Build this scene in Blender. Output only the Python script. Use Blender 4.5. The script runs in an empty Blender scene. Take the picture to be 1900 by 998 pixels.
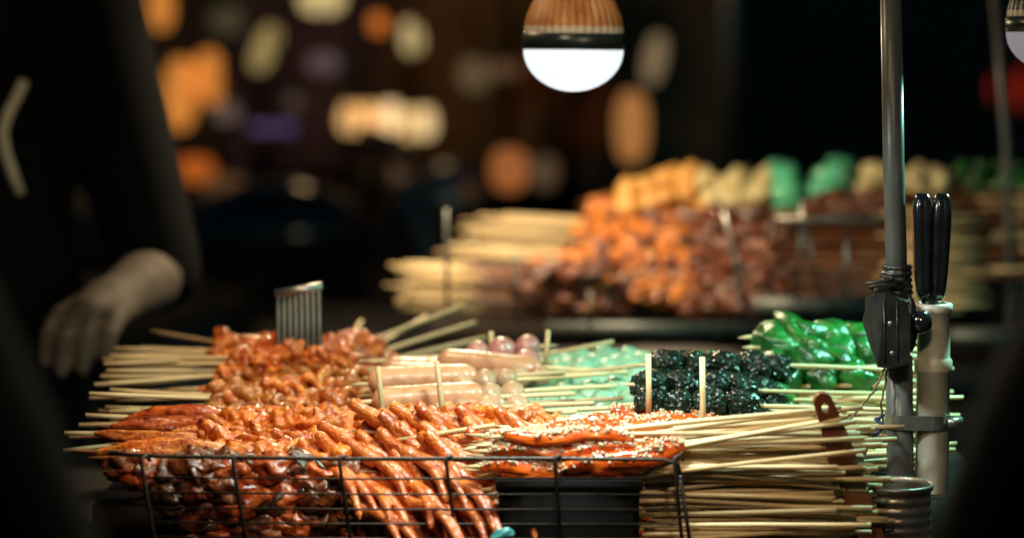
import bpy, bmesh, math, random
from mathutils import Vector, Matrix, Quaternion, noise, Euler

SC = bpy.context.scene
COL = SC.collection
# ------------------------------------------------------------------ camera
CAMZ = 1.25
PITCH = math.radians(5.2)
K = 85.0 / 36.0 * 1900.0
cam_d = bpy.data.cameras.new('camera')
cam = bpy.data.objects.new('camera', cam_d); COL.objects.link(cam)
cam.location = (0, 0, CAMZ)
cam.rotation_euler = (math.radians(90) - PITCH, 0, 0)
cam_d.lens = 85; cam_d.sensor_width = 36; cam_d.clip_start = 0.05; cam_d.clip_end = 400
cam_d.dof.use_dof = True; cam_d.dof.focus_distance = 1.72; cam_d.dof.aperture_fstop = 3.1
SC.camera = cam
# ------------------------------------------------------------------ night sky
world = bpy.data.worlds.new('World'); SC.world = world
world.use_nodes = True
wn = world.node_tree
bg = wn.nodes['Background']
sky = wn.nodes.new('ShaderNodeTexSky'); sky.sky_type = 'NISHITA'
sky.sun_disc = False; sky.sun_elevation = math.radians(-1); sky.sun_rotation = math.radians(160)
tint = wn.nodes.new('ShaderNodeMix'); tint.data_type = 'RGBA'; tint.blend_type = 'MULTIPLY'; tint.inputs[0].default_value = 1.
tint.inputs[7].default_value = (.25, .8, 1., 1)      # teal tint added to the sky to colour the shadows
wn.links.new(sky.outputs[0], tint.inputs[6]); wn.links.new(tint.outputs[2], bg.inputs[0]); bg.inputs[1].default_value = 0.11
SC.view_settings.view_transform = 'Standard'; SC.view_settings.look = 'None'
SC.view_settings.exposure = 0.0; SC.view_settings.gamma = 1.0
SC.render.engine = 'CYCLES'
SC.cycles.use_denoising = True
SC.cycles.max_bounces = 6; SC.cycles.diffuse_bounces = 3; SC.cycles.glossy_bounces = 3
SC.cycles.sample_clamp_indirect = 4.0
SC.cycles.caustics_reflective = False; SC.cycles.caustics_refractive = False

MAIN_W, WARM_W, TEAL_W, REAR_W = 2.1, 1.4, 3.0, 7.0
FRONT_W = 1.9
LEFT_W = 1.7

def P(px, py, d):
    """world point seen at photo pixel (1900 x 998 frame) at depth d metres in front of the lens"""
    x = (px - 950) / K; y = (499 - py) / K
    c, s = math.cos(PITCH), math.sin(PITCH)
    v = Vector((x, c + y * s, -s + y * c))
    v *= d / v.y
    return Vector((0, 0, CAMZ)) + v

# ------------------------------------------------------------------ helpers
class MB:
    def __init__(self): self.v = []; self.f = []; self.m = []; self.sm = []
    def add(self, vs, fs, mat=0, smooth=True, M=None):
        o = len(self.v)
        for p in vs:
            p = Vector(p)
            self.v.append(M @ p if M is not None else p)
        for f in fs:
            self.f.append([i + o for i in f]); self.m.append(mat); self.sm.append(smooth)
        return self
    def box(self, lo, hi, mat=0, M=None, bev=0.0, seg=2):
        bm = bmesh.new(); bmesh.ops.create_cube(bm, size=1)
        for v in bm.verts:
            v.co = Vector([lo[i] + (v.co[i] + .5) * (hi[i] - lo[i]) for i in range(3)])
        if bev > 0:
            bmesh.ops.bevel(bm, geom=list(bm.edges), offset=bev, segments=seg, affect='EDGES')
        self.bm(bm, mat, bev > 0, M); return self
    def bm(self, bm, mat=0, smooth=True, M=None):
        bm.verts.index_update()
        self.add([v.co.copy() for v in bm.verts], [[v.index for v in f.verts] for f in bm.faces], mat, smooth, M)
        bm.free(); return self
    def tube(self, pts, rad, seg=8, mat=0, cap=True, M=None):
        pts = [Vector(p) for p in pts]; n = len(pts)
        if not hasattr(rad, '__len__'): rad = [rad] * n
        vs, fs = [], []
        t0 = (pts[1] - pts[0]).normalized()
        up = Vector((0, 0, 1)) if abs(t0.z) < .9 else Vector((1, 0, 0))
        nrm = (up - t0 * up.dot(t0)).normalized()
        for i in range(n):
            t = (pts[min(i + 1, n - 1)] - pts[max(i - 1, 0)]).normalized()
            nrm = (nrm - t * nrm.dot(t)).normalized(); b = t.cross(nrm)
            for k in range(seg):
                a = 2 * math.pi * k / seg
                vs.append(pts[i] + (nrm * math.cos(a) + b * math.sin(a)) * rad[i])
        for i in range(n - 1):
            for k in range(seg):
                k2 = (k + 1) % seg
                fs.append([i * seg + k, i * seg + k2, (i + 1) * seg + k2, (i + 1) * seg + k])
        if cap:
            fs.append(list(range(seg))[::-1]); fs.append([(n - 1) * seg + k for k in range(seg)])
        return self.add(vs, fs, mat, True, M)
    def lathe(self, prof, seg=48, mat=0, M=None, rfun=None):
        vs, fs = [], []; n = len(prof)
        for i, (r, z) in enumerate(prof):
            for k in range(seg):
                a = 2 * math.pi * k / seg
                rr = rfun(r, z, k, a) if rfun else r
                vs.append((rr * math.cos(a), rr * math.sin(a), z))
        for i in range(n - 1):
            for k in range(seg):
                k2 = (k + 1) % seg
                fs.append([i * seg + k, i * seg + k2, (i + 1) * seg + k2, (i + 1) * seg + k])
        return self.add(vs, fs, mat, True, M)
    def mesh(self, name, mats):
        me = bpy.data.meshes.new(name)
        me.from_pydata([tuple(v) for v in self.v], [], self.f)
        for m in (mats if isinstance(mats, (list, tuple)) else [mats]): me.materials.append(m)
        me.polygons.foreach_set('material_index', self.m)
        me.polygons.foreach_set('use_smooth', self.sm)
        me.update(); return me
    def build(self, name, mats, parent=None):
        return link(name, self.mesh(name, mats), parent)

def link(name, data, parent=None, loc=None):
    o = bpy.data.objects.new(name, data); COL.objects.link(o)
    if parent is not None: o.parent = parent
    if loc is not None: o.location = loc
    return o
def tag(o, label=None, cat=None, group=None, kind=None):
    if label: o['label'] = label
    if cat: o['category'] = cat
    if group: o['group'] = group
    if kind: o['kind'] = kind
    return o
def thing(name, label, cat, loc=(0, 0, 0), group=None, rot=(0, 0, 0)):
    o = link(name, None, None, loc); o.rotation_euler = rot; o.empty_display_size = .02
    return tag(o, label, cat, group)
def structure(o): o['kind'] = 'structure'; return o
CH = {}
def child(root, o): o.parent = root; CH.setdefault(root.name, []).append(o); return o
def dup(root):
    r = root.copy(); COL.objects.link(r)
    CH[r.name] = []
    for c in CH[root.name]:
        d = c.copy(); COL.objects.link(d); d.parent = r; CH[r.name].append(d)
        for g in CH.get(c.name, []):
            e = g.copy(); COL.objects.link(e); e.parent = d
    return r

def ico(sub):
    bm = bmesh.new(); bmesh.ops.create_icosphere(bm, subdivisions=sub, radius=1)
    bm.verts.index_update()
    r = ([v.co.copy() for v in bm.verts], [[v.index for v in f.verts] for f in bm.faces]); bm.free(); return r
ICO = {s: ico(s) for s in (1, 2, 3, 4)}
def blob(mb, c, r, seed=0, amp=.2, freq=1.6, sub=3, mat=0, rot=None, amp2=0., freq2=6., ridge=False):
    """noise-shaped lump: radii r (xyz) about c"""
    off = Vector((seed * 7.13, seed * 3.7, seed * 1.9)); V, F = ICO[sub]; vs = []
    R = rot.to_matrix() if rot else None
    for v in V:
        k = 1 + amp * noise.noise(v * freq + off)
        if amp2:
            n2 = noise.noise(v * freq2 + off * 2)
            k += amp2 * ((1 - 2 * abs(n2)) if ridge else n2)
        p = Vector((v.x * r[0], v.y * r[1], v.z * r[2])) * k
        if R: p = R @ p
        vs.append(p + Vector(c))
    mb.add(vs, F, mat); return mb

# ------------------------------------------------------------------ materials
def mat(name, col, col2=None, scale=60, rough=.5, coat=0., bump=0., bscale=None, sss=0., metal=0., var=0., spec=.5,
        detail=4., crough=.1, emit=None, estr=0., stretch=None, transm=0., thr=(.35, .65), bdist=.002, char=None):
    m = bpy.data.materials.new(name); m.use_nodes = True
    nt = m.node_tree; b = nt.nodes['Principled BSDF']; L = nt.links
    b.inputs['Roughness'].default_value = rough; b.inputs['Metallic'].default_value = metal
    b.inputs['Specular IOR Level'].default_value = spec
    b.inputs['Coat Weight'].default_value = coat; b.inputs['Coat Roughness'].default_value = crough
    b.inputs['Transmission Weight'].default_value = transm
    if sss:
        b.inputs['Subsurface Weight'].default_value = sss; b.inputs['Subsurface Radius'].default_value = (.6, .25, .1)
        b.inputs['Subsurface Scale'].default_value = .006
    c = (*col, 1)
    b.inputs['Base Color'].default_value = c
    tc = nt.nodes.new('ShaderNodeTexCoord'); src = tc.outputs['Object']
    if stretch:
        mp = nt.nodes.new('ShaderNodeMapping'); mp.inputs['Scale'].default_value = stretch
        L.new(src, mp.inputs['Vector']); src = mp.outputs['Vector']
    out = None
    if col2 is not None:
        n = nt.nodes.new('ShaderNodeTexNoise'); n.inputs['Scale'].default_value = scale; n.inputs['Detail'].default_value = detail
        L.new(src, n.inputs['Vector'])
        if var:
            oi = nt.nodes.new('ShaderNodeObjectInfo'); ad = nt.nodes.new('ShaderNodeVectorMath'); ad.operation = 'ADD'
            ml = nt.nodes.new('ShaderNodeMath'); ml.operation = 'MULTIPLY'; ml.inputs[1].default_value = 13.7
            L.new(oi.outputs['Random'], ml.inputs[0]); L.new(src, ad.inputs[0]); L.new(ml.outputs[0], ad.inputs[1])
            L.new(ad.outputs[0], n.inputs['Vector'])
        r = nt.nodes.new('ShaderNodeValToRGB'); r.color_ramp.elements[0].position = thr[0]; r.color_ramp.elements[1].position = thr[1]
        r.color_ramp.elements[0].color = c; r.color_ramp.elements[1].color = (*col2, 1)
        if char:
            e_ = r.color_ramp.elements.new(max(.02, thr[0] - .13)); e_.color = (*char, 1)
        L.new(n.outputs['Fac'], r.inputs['Fac']); out = r.outputs['Color']
        if var:
            hs = nt.nodes.new('ShaderNodeHueSaturation'); mr = nt.nodes.new('ShaderNodeMapRange')
            mr.inputs['To Min'].default_value = 1 - var; mr.inputs['To Max'].default_value = 1 + var
            L.new(oi.outputs['Random'], mr.inputs['Value']); L.new(mr.outputs[0], hs.inputs['Value'])
            L.new(out, hs.inputs['Color']); out = hs.outputs['Color']
        L.new(out, b.inputs['Base Color'])
        rr = nt.nodes.new('ShaderNodeMapRange'); rr.inputs['To Min'].default_value = max(.03, rough - .12); rr.inputs['To Max'].default_value = min(1, rough + .12)
        L.new(n.outputs['Fac'], rr.inputs['Value']); L.new(rr.outputs[0], b.inputs['Roughness'])
    if bump:
        n2 = nt.nodes.new('ShaderNodeTexNoise'); n2.inputs['Scale'].default_value = bscale or scale * 4; n2.inputs['Detail'].default_value = 5
        L.new(src, n2.inputs['Vector'])
        bp = nt.nodes.new('ShaderNodeBump'); bp.inputs['Strength'].default_value = bump; bp.inputs['Distance'].default_value = bdist
        L.new(n2.outputs['Fac'], bp.inputs['Height']); L.new(bp.outputs['Normal'], b.inputs['Normal'])
        L.new(bp.outputs['Normal'], b.inputs['Coat Normal'])
    if emit:
        b.inputs['Emission Color'].default_value = (*emit, 1); b.inputs['Emission Strength'].default_value = estr
    return m

M_STICK = mat('bamboo', (.72, .55, .31), (.52, .35, .17), 40, .55, bump=.25, bscale=500, var=.22, stretch=(.12, 1, 1))
M_STAIN = mat('sauce stained bamboo', (.10, .028, .010), (.22, .075, .022), 60, .4, coat=.3, var=.25, stretch=(.2, 1, 1))
M_ORANGE = mat('orange grilled meat', (.46, .062, .004), (.66, .19, .018), 110, .33, coat=.6, bump=.6, bscale=380, var=.25, thr=(.37, .62), char=(.10, .014, .004))
M_RED = mat('red glazed meat', (.34, .040, .006), (.56, .10, .012), 100, .3, coat=.7, bump=.5, bscale=300, var=.28, thr=(.42, .66), char=(.07, .01, .004))
M_AMBER = mat('amber glazed meat', (.48, .11, .007), (.60, .22, .03), 90, .4, coat=.6, crough=.08, bump=.4, bscale=300, var=.25, thr=(.4, .65), char=(.10, .03, .008))
M_INT = mat('grilled intestine', (.56, .20, .038), (.36, .07, .010), 120, .33, coat=.6, bump=.5, bscale=420, var=.28, thr=(.42, .66), char=(.09, .016, .005))
M_SKIN = mat('dark glazed skin', (.050, .012, .004), (.20, .040, .007), 90, .36, coat=.55, crough=.12, bump=.45, bscale=260, var=.25)
M_CHAR = mat('charred skin', (.025, .008, .004), (.13, .045, .02), 130, .3, coat=.4, bump=.5, bscale=330, var=.2)
M_FOOT = mat('glazed chicken skin', (.42, .060, .006), (.60, .155, .022), 95, .27, coat=.8, bump=.5, bscale=520, var=.2, thr=(.36, .66), char=(.18, .025, .004))
M_SAUS = mat('pale sausage', (.62, .31, .17), (.44, .16, .06), 75, .36, coat=.4, bump=.3, bscale=170, var=.1, thr=(.48, .78))
M_PINK = mat('pink ball', (.55, .26, .23), (.46, .19, .17), 60, .36, coat=.3, bump=.15, bscale=200, sss=.15, var=.1)
M_MINT = mat('pale green ball', (.34, .58, .40), (.26, .48, .32), 60, .42, coat=.15, bump=.1, bscale=200, sss=.1, var=.1)
M_WHITE = mat('cream ball', (.52, .33, .20), (.44, .25, .14), 60, .42, coat=.2, bump=.15, bscale=200, sss=.15, var=.1)
M_SES = mat('red orange glazed strip', (.50, .045, .004), (.66, .12, .008), 60, .2, coat=1., bump=.3, bscale=180, sss=.1, var=.15)
M_SEED = mat('sesame', (.56, .42, .28), (.46, .31, .18), 200, .3, coat=.6, var=.1)
M_NORI = mat('seaweed', (.003, .006, .004), (.010, .020, .012), 160, .30, bump=.3, bscale=300, var=.3, spec=.32)
M_PEP = mat('green pepper', (.004, .055, .010), (.012, .14, .014), 55, .33, coat=.45, crough=.12, bump=.6, bscale=130, bdist=.004, var=.35)
M_TOFU = mat('fried tofu', (.72, .40, .12), (.62, .26, .05), 50, .45, coat=.2, bump=.4, bscale=200, var=.15)
M_CREAM = mat('pale bean curd', (.66, .55, .30), (.55, .42, .18), 50, .45, coat=.2, bump=.3, bscale=200, var=.15)
M_JADE = mat('jade jelly', (.10, .48, .26), (.14, .58, .34), 50, .3, coat=.6, bump=.1, bscale=200, var=.1)
M_WIRE = mat('blackened wire', (.035, .03, .028), (.07, .05, .04), 90, .45, metal=.6, bump=.3, bscale=300)
M_STEEL = mat('worn steel', (.45, .45, .43), (.28, .27, .25), 70, .35, metal=.9, bump=.1, bscale=300)
M_GALV = mat('grey painted tube', (.13, .135, .135), (.07, .07, .068), 55, .33, metal=.0, bump=.15, bscale=160, stretch=(1, 1, .3))
M_PVC = mat('grimy white plastic pipe', (.68, .63, .54), (.42, .35, .27), 40, .42, bump=.12, bscale=150, stretch=(1, 1, .35))
M_BLACK = mat('black plastic', (.010, .010, .011), (.022, .02, .02), 60, .35, bump=.15, bscale=200)
M_GLOSSB = mat('glossy black plastic', (.008, .008, .010), (.014, .014, .016), 60, .16, coat=.5, bump=.12, bscale=70)
M_TAPE = mat('black tape', (.012, .012, .012), (.03, .027, .025), 120, .3, bump=.6, bscale=150)
M_TRAY = mat('dark tray', (.016, .012, .010), (.035, .022, .016), 30, .5, metal=.3, bump=.2, bscale=100)
M_SHADE_PANEL = mat('matt black shade', (.004, .004, .0045), (.006, .006, .006), 40, .8, spec=.1)
M_TERRA = mat('brown wooden handle', (.17, .045, .018), (.24, .07, .028), 40, .45, coat=.15, bump=.2, bscale=160, stretch=(1, 1, .15))
M_TWINE = mat('brown twine', (.16, .09, .05), (.26, .16, .09), 300, .8, bump=.6, bscale=700)
M_BLUE = mat('blue twine', (.012, .03, .10), (.03, .06, .16), 300, .7, bump=.6, bscale=700)
M_TEALP = mat('teal plastic', (.05, .25, .25), (.08, .3, .3), 60, .3, coat=.4)
M_CLOTHB = mat('black cloth', (.003, .0035, .004), (.005, .005, .0055), 40, .95, bump=.3, bscale=400, spec=.06)
M_SKINP = mat('skin', (.080, .062, .047), (.058, .044, .033), 30, .7, bump=.3, bscale=120, spec=.2)
M_HAIR = mat('black hair', (.01, .008, .007), (.02, .016, .012), 60, .5)
M_STRIPE = mat('cream stripe', (.55, .50, .38), (.48, .43, .32), 60, .7)
M_GROUND = mat('asphalt', (.035, .033, .032), (.06, .055, .05), 3, .8, bump=.4, bscale=60)
M_WALL = mat('dark brick wall', (.05, .045, .042), (.08, .066, .058), 2.5, .85, bump=.3, bscale=30)
M_TABLE = mat('dark counter', (.007, .006, .006), (.012, .010, .009), 8, .75, bump=.1, bscale=60, spec=.2)
M_HOUS = mat('orange lamp housing', (.66, .33, .11), (.40, .15, .04), 60, .45, bump=.1, bscale=120)
M_BAND = mat('lamp band', (.012, .02, .022), (.02, .03, .032), 60, .3)
M_PAN = mat('dull pan', (.055, .065, .06), (.03, .036, .034), 40, .5, metal=.3, bump=.2, bscale=120)
M_PLATE = mat('aluminium edge', (.24, .225, .20), (.14, .13, .115), 40, .5, metal=.4, bump=.2, bscale=120)
M_RIM_GLOW = mat('pale rim glow', (.72, .66, .56), (.6, .52, .42), 60, .4)
def glow(name, c, s):
    return mat(name, (min(1, c[0]), min(1, c[1]), min(1, c[2])), None, rough=.4, emit=c, estr=s)

# ------------------------------------------------------------------ setting
g = MB(); g.add([(-60, -20, 0), (60, -20, 0), (60, 120, 0), (-60, 120, 0)], [[0, 1, 2, 3]], 0, False)
structure(g.build('ground', M_GROUND))

def table(name, label, x0, x1, y0, y1, ztop, loc_mat=M_TABLE):
    t = thing(name, label, 'stall table', ((x0 + x1) / 2, (y0 + y1) / 2, 0))
    hx, hy = (x1 - x0) / 2, (y1 - y0) / 2
    child(t, MB().box((-hx, -hy, ztop - .03), (hx, hy, ztop), bev=.004).build('table_top', loc_mat))
    child(t, MB().box((-hx + .05, -hy + .03, ztop - .12), (hx - .05, hy - .03, ztop - .032), bev=.003).build('apron', loc_mat))
    for sx in (-1, 1):
        for sy in (-1, 1):
            x, y = sx * (hx - .06), sy * (hy - .05)
            child(t, MB().box((x - .02, y - .02, 0), (x + .02, y + .02, ztop - .121), bev=.003).build('leg', M_STEEL))
    return t
FLOOR = CAMZ - .372
table('stall_table', 'dark counter carrying the front grill tray of skewers', -.62, .75, 1.5, 2.2, FLOOR - .012)
table('stall_table', 'dark counter behind carrying the far heap of skewers', -.30, 1.05, 2.5, 3.2, CAMZ - .335)

tr = thing('display_tray', 'blackened metal tray under the front heaps of skewers', 'tray', (0, 0, FLOOR - .010))
child(tr, MB().box((-.37, 1.585, 0), (.38, 2.13, .008), bev=.002).build('tray_floor', M_TRAY))
child(tr, MB().box((-.30, 1.70, .0085), (.36, 2.08, .062), bev=.004).build('riser', M_TRAY))
tr2 = thing('display_tray', 'dark metal tray under the blurred far skewers', 'tray', (0, 0, CAMZ - .334))
child(tr2, MB().box((-.10, 2.58, 0), (.80, 3.05, .006), bev=.002).build('tray_floor', M_TRAY))
child(tr2, MB().box((.06, 2.70, .0065), (.78, 3.02, .085), bev=.004).build('riser', M_TRAY))
a, b = P(1010, 612, 2.575), P(1430, 612, 2.575)
child(tr2, MB().box((a.x, 2.565, a.z - CAMZ + .334 - .009), (b.x, 2.578, a.z - CAMZ + .334 + .009), bev=.002).build('front_edge', M_PAN))

# ------------------------------------------------------------------ LED bulbs
def led_bulb(label, loc, r, col, vis, power, house=M_HOUS, tilt=0, lcol=None, cord=.5):
    t = thing('led_bulb', label, 'light bulb', loc, rot=(0, tilt, 0))
    s = r / .0355
    prof = []
    for i in range(13):
        a = i / 12 * math.pi / 2
        prof.append((.0355 * math.cos(a) + 1e-5, -.0295 * math.sin(a)))
    child(t, MB().lathe([(q * s, z * s) for q, z in prof], 64).build('diffuser', glow('lit diffuser', col, vis)))
    band = [(.0352, 0), (.0362, .0003), (.0362, .0115), (.0352, .0118)]
    child(t, MB().lathe([(q * s, z * s) for q, z in band], 64).build('collar', M_BAND))
    nf = 34
    def fin(rr, z, k, a): return rr * (1.0 if k % 6 in (0, 1, 2, 3) else .86 + .14 * max(0, (z / s - .05) / .02))
    hp = [(.0352, .0119), (.0352, .0135), (.0350, .0165), (.0346, .0195), (.0335, .024), (.0305, .031), (.0265, .038), (.0225, .045), (.019, .053), (.0165, .060), (.0150, .066)]
    child(t, MB().lathe([(q * s, z * s) for q, z in hp[2:]], nf * 6, rfun=fin).build('housing', house))
    child(t, MB().lathe([(q * s, z * s) for q, z in hp[:3]], nf * 6, rfun=fin).build('housing_glow_rim', M_RIM_GLOW))  # LED glow through the lower fins painted as pale cream
    sc = [(.0149, .0661)] + [(.0135 + .0008 * (i % 2), .0665 + i * .0016) for i in range(14)] + [(.006, .091), (.0001, .091)]
    child(t, MB().lathe([(q * s, z * s) for q, z in sc], 32).build('screw_cap', M_STEEL))
    sk = [(.0165, .070), (.019, .071), (.019, .105), (.012, .112), (.004, .114)]
    child(t, MB().lathe([(q * s, z * s) for q, z in sk], 32).build('socket', M_BLACK))
    child(t, MB().tube([(0, 0, .113 * s), (.002, 0, .113 * s + cord * .4), (0, .001, .113 * s + cord)], .0025).build('cable', M_BLACK))
    ld = bpy.data.lights.new('bulb_light', 'AREA'); ld.shape = 'DISK'; ld.size = r * 1.7; ld.energy = power; ld.color = lcol or col
    lo = link('bulb_light', ld, t, (0, 0, -.0305 * s))
    return t
p = P(1064, 93, 1.575)
led_bulb('lit round LED bulb with ribbed orange housing hanging over the skewers', p, .0325, (.56, .62, .66), 1.55, MAIN_W, lcol=(.78, 1., .93), tilt=.01)
p = P(1955, 60, 1.82)
led_bulb('dim LED bulb cut off by the right edge of the picture', p, .0350, (.19, .18, .21), 1.0, TEAL_W, lcol=(.35, 1., .80), house=M_BLACK)
led_bulb('warm bulb hung on the customer side above the front tray', (-.10, 1.22, CAMZ + .30), .035, (1, .80, .45), 1.2, WARM_W, lcol=(1., .76, .46))
led_bulb('warm bulb hung low on the customer side before the stick fan', (.20, 1.15, CAMZ + .16), .035, (1, .80, .45), 1.2, FRONT_W, lcol=(1., .78, .50))
led_bulb('warm bulb hung above the left end of the front tray', (-.20, 1.80, CAMZ + .28), .035, (1, .80, .45), 1.2, LEFT_W, lcol=(1., .70, .36))
led_bulb('warm bulb hung above the far heap of skewers', (-.06, 2.56, CAMZ + .17), .035, (1, .80, .45), 1.2, REAR_W, lcol=(1., .80, .50))

# ------------------------------------------------------------------ skewers
def stick_mesh(L, seed, r=.0018, stain=0.):
    rnd = random.Random(seed); mb = MB(); n = 9
    b1, b2 = rnd.uniform(-.003, .003), rnd.uniform(-.0025, .0025)
    def pt(u): return (-.012 + u * (L + .012), b1 * math.sin(u * 3.1), b2 * math.sin(u * 3.1))
    us = [0, .05] + [.05 + .95 * i / n for i in range(1, n + 1)]
    rs = [.0003, r * .95] + [r * rnd.uniform(.93, 1.06) for _ in range(n)]
    if stain:
        cut = max(i for i, u in enumerate(us) if u <= stain)
        mb.tube([pt(u) for u in us[:cut + 1]], rs[:cut + 1], 7, 1, cap=False)
        mb.tube([pt(u) for u in us[cut:]], rs[cut:], 7, 0)
        return mb.mesh('stick', [M_STICK, M_STAIN])
    return mb.tube([pt(u) for u in us], rs, 7, 0).mesh('stick', [M_STICK])

class Kind:
    """several hand-shaped variants of one sort of skewer; place() uses each once, then copies"""
    def __init__(self, name, cat, builder, nvar): self.name, self.cat, self.b, self.n = name, cat, builder, nvar; self.vars = []; self.i = 0
    def place(self, start, end, label, group, roll=0., rnd=random, v=None, at_end=False):
        if len(self.vars) < self.n:
            r = thing(self.name, label, self.cat, group=group); CH[r.name] = []
            self.b(r, len(self.vars)); self.vars.append(r)
        else:
            r = dup(self.vars[v if v is not None else rnd.randrange(self.n)])
        r['label'] = label; r['group'] = group
        X = (Vector(end) - Vector(start)).normalized()
        Y = Vector((0, 0, 1)).cross(X).normalized(); Z = X.cross(Y)
        q = Matrix((X, Y, Z)).transposed().to_quaternion() @ Quaternion((1, 0, 0), roll)
        r.rotation_euler = q.to_euler()
        r.location = start
        return r

def add_stick(r, L, seed, rad=.0018, stain=0.): child(r, link('stick', stick_mesh(L, seed, rad, stain)))

def b_meat(m, big=1., mats=None, st=.5, SL=.235):
    def f(r, i):
        rnd = random.Random(100 + i); add_stick(r, SL, i + 10, stain=st)
        x = .004
        for k in range(7):
            s = rnd.uniform(.0085, .0120) * big; x += s * .72
            mb = MB(); blob(mb, (0, 0, 0), (s * 1.05, s * rnd.uniform(.8, 1.2), s * rnd.uniform(.7, 1.)), i * 20 + k + 1, .75, 1.5, 4, amp2=.20, freq2=4.2)
            mm = m if not mats else mats[rnd.randrange(len(mats))]
            c = child(r, mb.build('meat_chunk', mm)); c.location = (x, rnd.uniform(-.004, .004), rnd.uniform(-.003, .004)); c.rotation_euler = (rnd.uniform(0, 6), rnd.uniform(-.5, .5), rnd.uniform(-.6, .6))
            x += s * .72
    return f
def b_int(r, i):
    rnd = random.Random(200 + i); add_stick(r, .205, i + 30, stain=.5)
    x = .006
    while x < .118:
        R0 = rnd.uniform(.0055, .0098); tr0 = rnd.uniform(.0032, .0052); n = 44; turns = rnd.uniform(.75, 1.5); pts, rad = [], []
        ph = rnd.uniform(0, 6); sd = rnd.uniform(0, 99)
        for k in range(n):
            u = k / (n - 1); a = ph + turns * 2 * math.pi * u
            rr = R0 * (1 + .5 * noise.noise(Vector((u * 3, sd, 1))))
            pts.append((rr * math.cos(a), rr * math.sin(a), (u - .5) * turns * .009 + .004 * noise.noise(Vector((u * 4, sd, 5)))))
            rad.append(tr0 * (1 + .5 * noise.noise(Vector((u * 9, sd, 9)))))
        rad[0] = rad[-1] = .0012
        mb = MB().tube(pts, rad, 10); c = child(r, mb.build('intestine_curl', M_INT if rnd.random() < .72 else M_ORANGE))
        c.location = (x, rnd.uniform(-.005, .005), rnd.uniform(-.004, .005)); c.rotation_euler = (rnd.uniform(-.9, .9), rnd.uniform(-.9, .9), rnd.uniform(0, 6))
        x += R0 * rnd.uniform(.9, 1.5)
def b_strip(r, i):       # long battered strip, carrot shaped, on a stick
    rnd = random.Random(300 + i); add_stick(r, .22, i + 50, stain=.7)
    mb = MB(); V, F = ICO[4]; off = Vector((i * 3.3, 1, 2)); vs = []
    for v in V:
        u = (v.x + 1) / 2; tap = .42 + .75 * u * (1.25 - .55 * u)
        k = 1 + .30 * noise.noise(Vector((v.x * 3.2, v.y * 1.5, v.z * 1.5)) + off) + .15 * noise.noise(Vector((v.x * 12, v.y * 5, v.z * 5)) + off)
        vs.append((.045 + v.x * .047, v.y * .0115 * tap * k + .004 * math.sin(u * 4 + i), v.z * .0095 * tap * k))
    mb.add(vs, F); child(r, mb.build('battered_strip', M_RED if i % 3 == 0 else M_ORANGE))
    for k in range(3):
        mb = MB(); s = rnd.uniform(.008, .011)
        blob(mb, (0, 0, 0), (s * 1.3, s, s * .8), i * 9 + k, .6, 1.6, 3, amp2=.15, freq2=6)
        c = child(r, mb.build('meat_chunk', M_ORANGE)); c.location = (.094 + k * .016, rnd.uniform(-.004, .004), rnd.uniform(-.001, .004))
def b_skin(r, i):        # folded dark skin pieces
    rnd = random.Random(400 + i); add_stick(r, .20, i + 70, stain=.8)
    x = .006
    for k in range(6):
        mb = MB(); V, F = ICO[4]; off = Vector((i * 5.1 + k, k * 2.2, i)); s = rnd.uniform(.010, .015); vs = []
        for v in V:
            fold = .30 * math.sin(v.x * 5 + v.y * 4 + k) * .5
            kk = 1 + .5 * noise.noise(v * 1.5 + off) + .16 * (1 - 2 * abs(noise.noise(v * 3.6 + off)))
            vs.append((v.x * s * 1.15 * kk, v.y * s * .75 * kk, v.z * s * .72 * kk + fold * s))
        mb.add(vs, F); c = child(r, mb.build('skin_piece', (M_SKIN, M_RED, M_CHAR, M_SKIN, M_SKIN, M_RED)[(k + i * 2) % 6]))
        c.location = (x, rnd.uniform(-.004, .003), rnd.uniform(-.004, .004)); c.rotation_euler = (rnd.uniform(0, 6), rnd.uniform(-.6, .6), rnd.uniform(-.6, .6))
        x += s * 1.45
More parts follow.
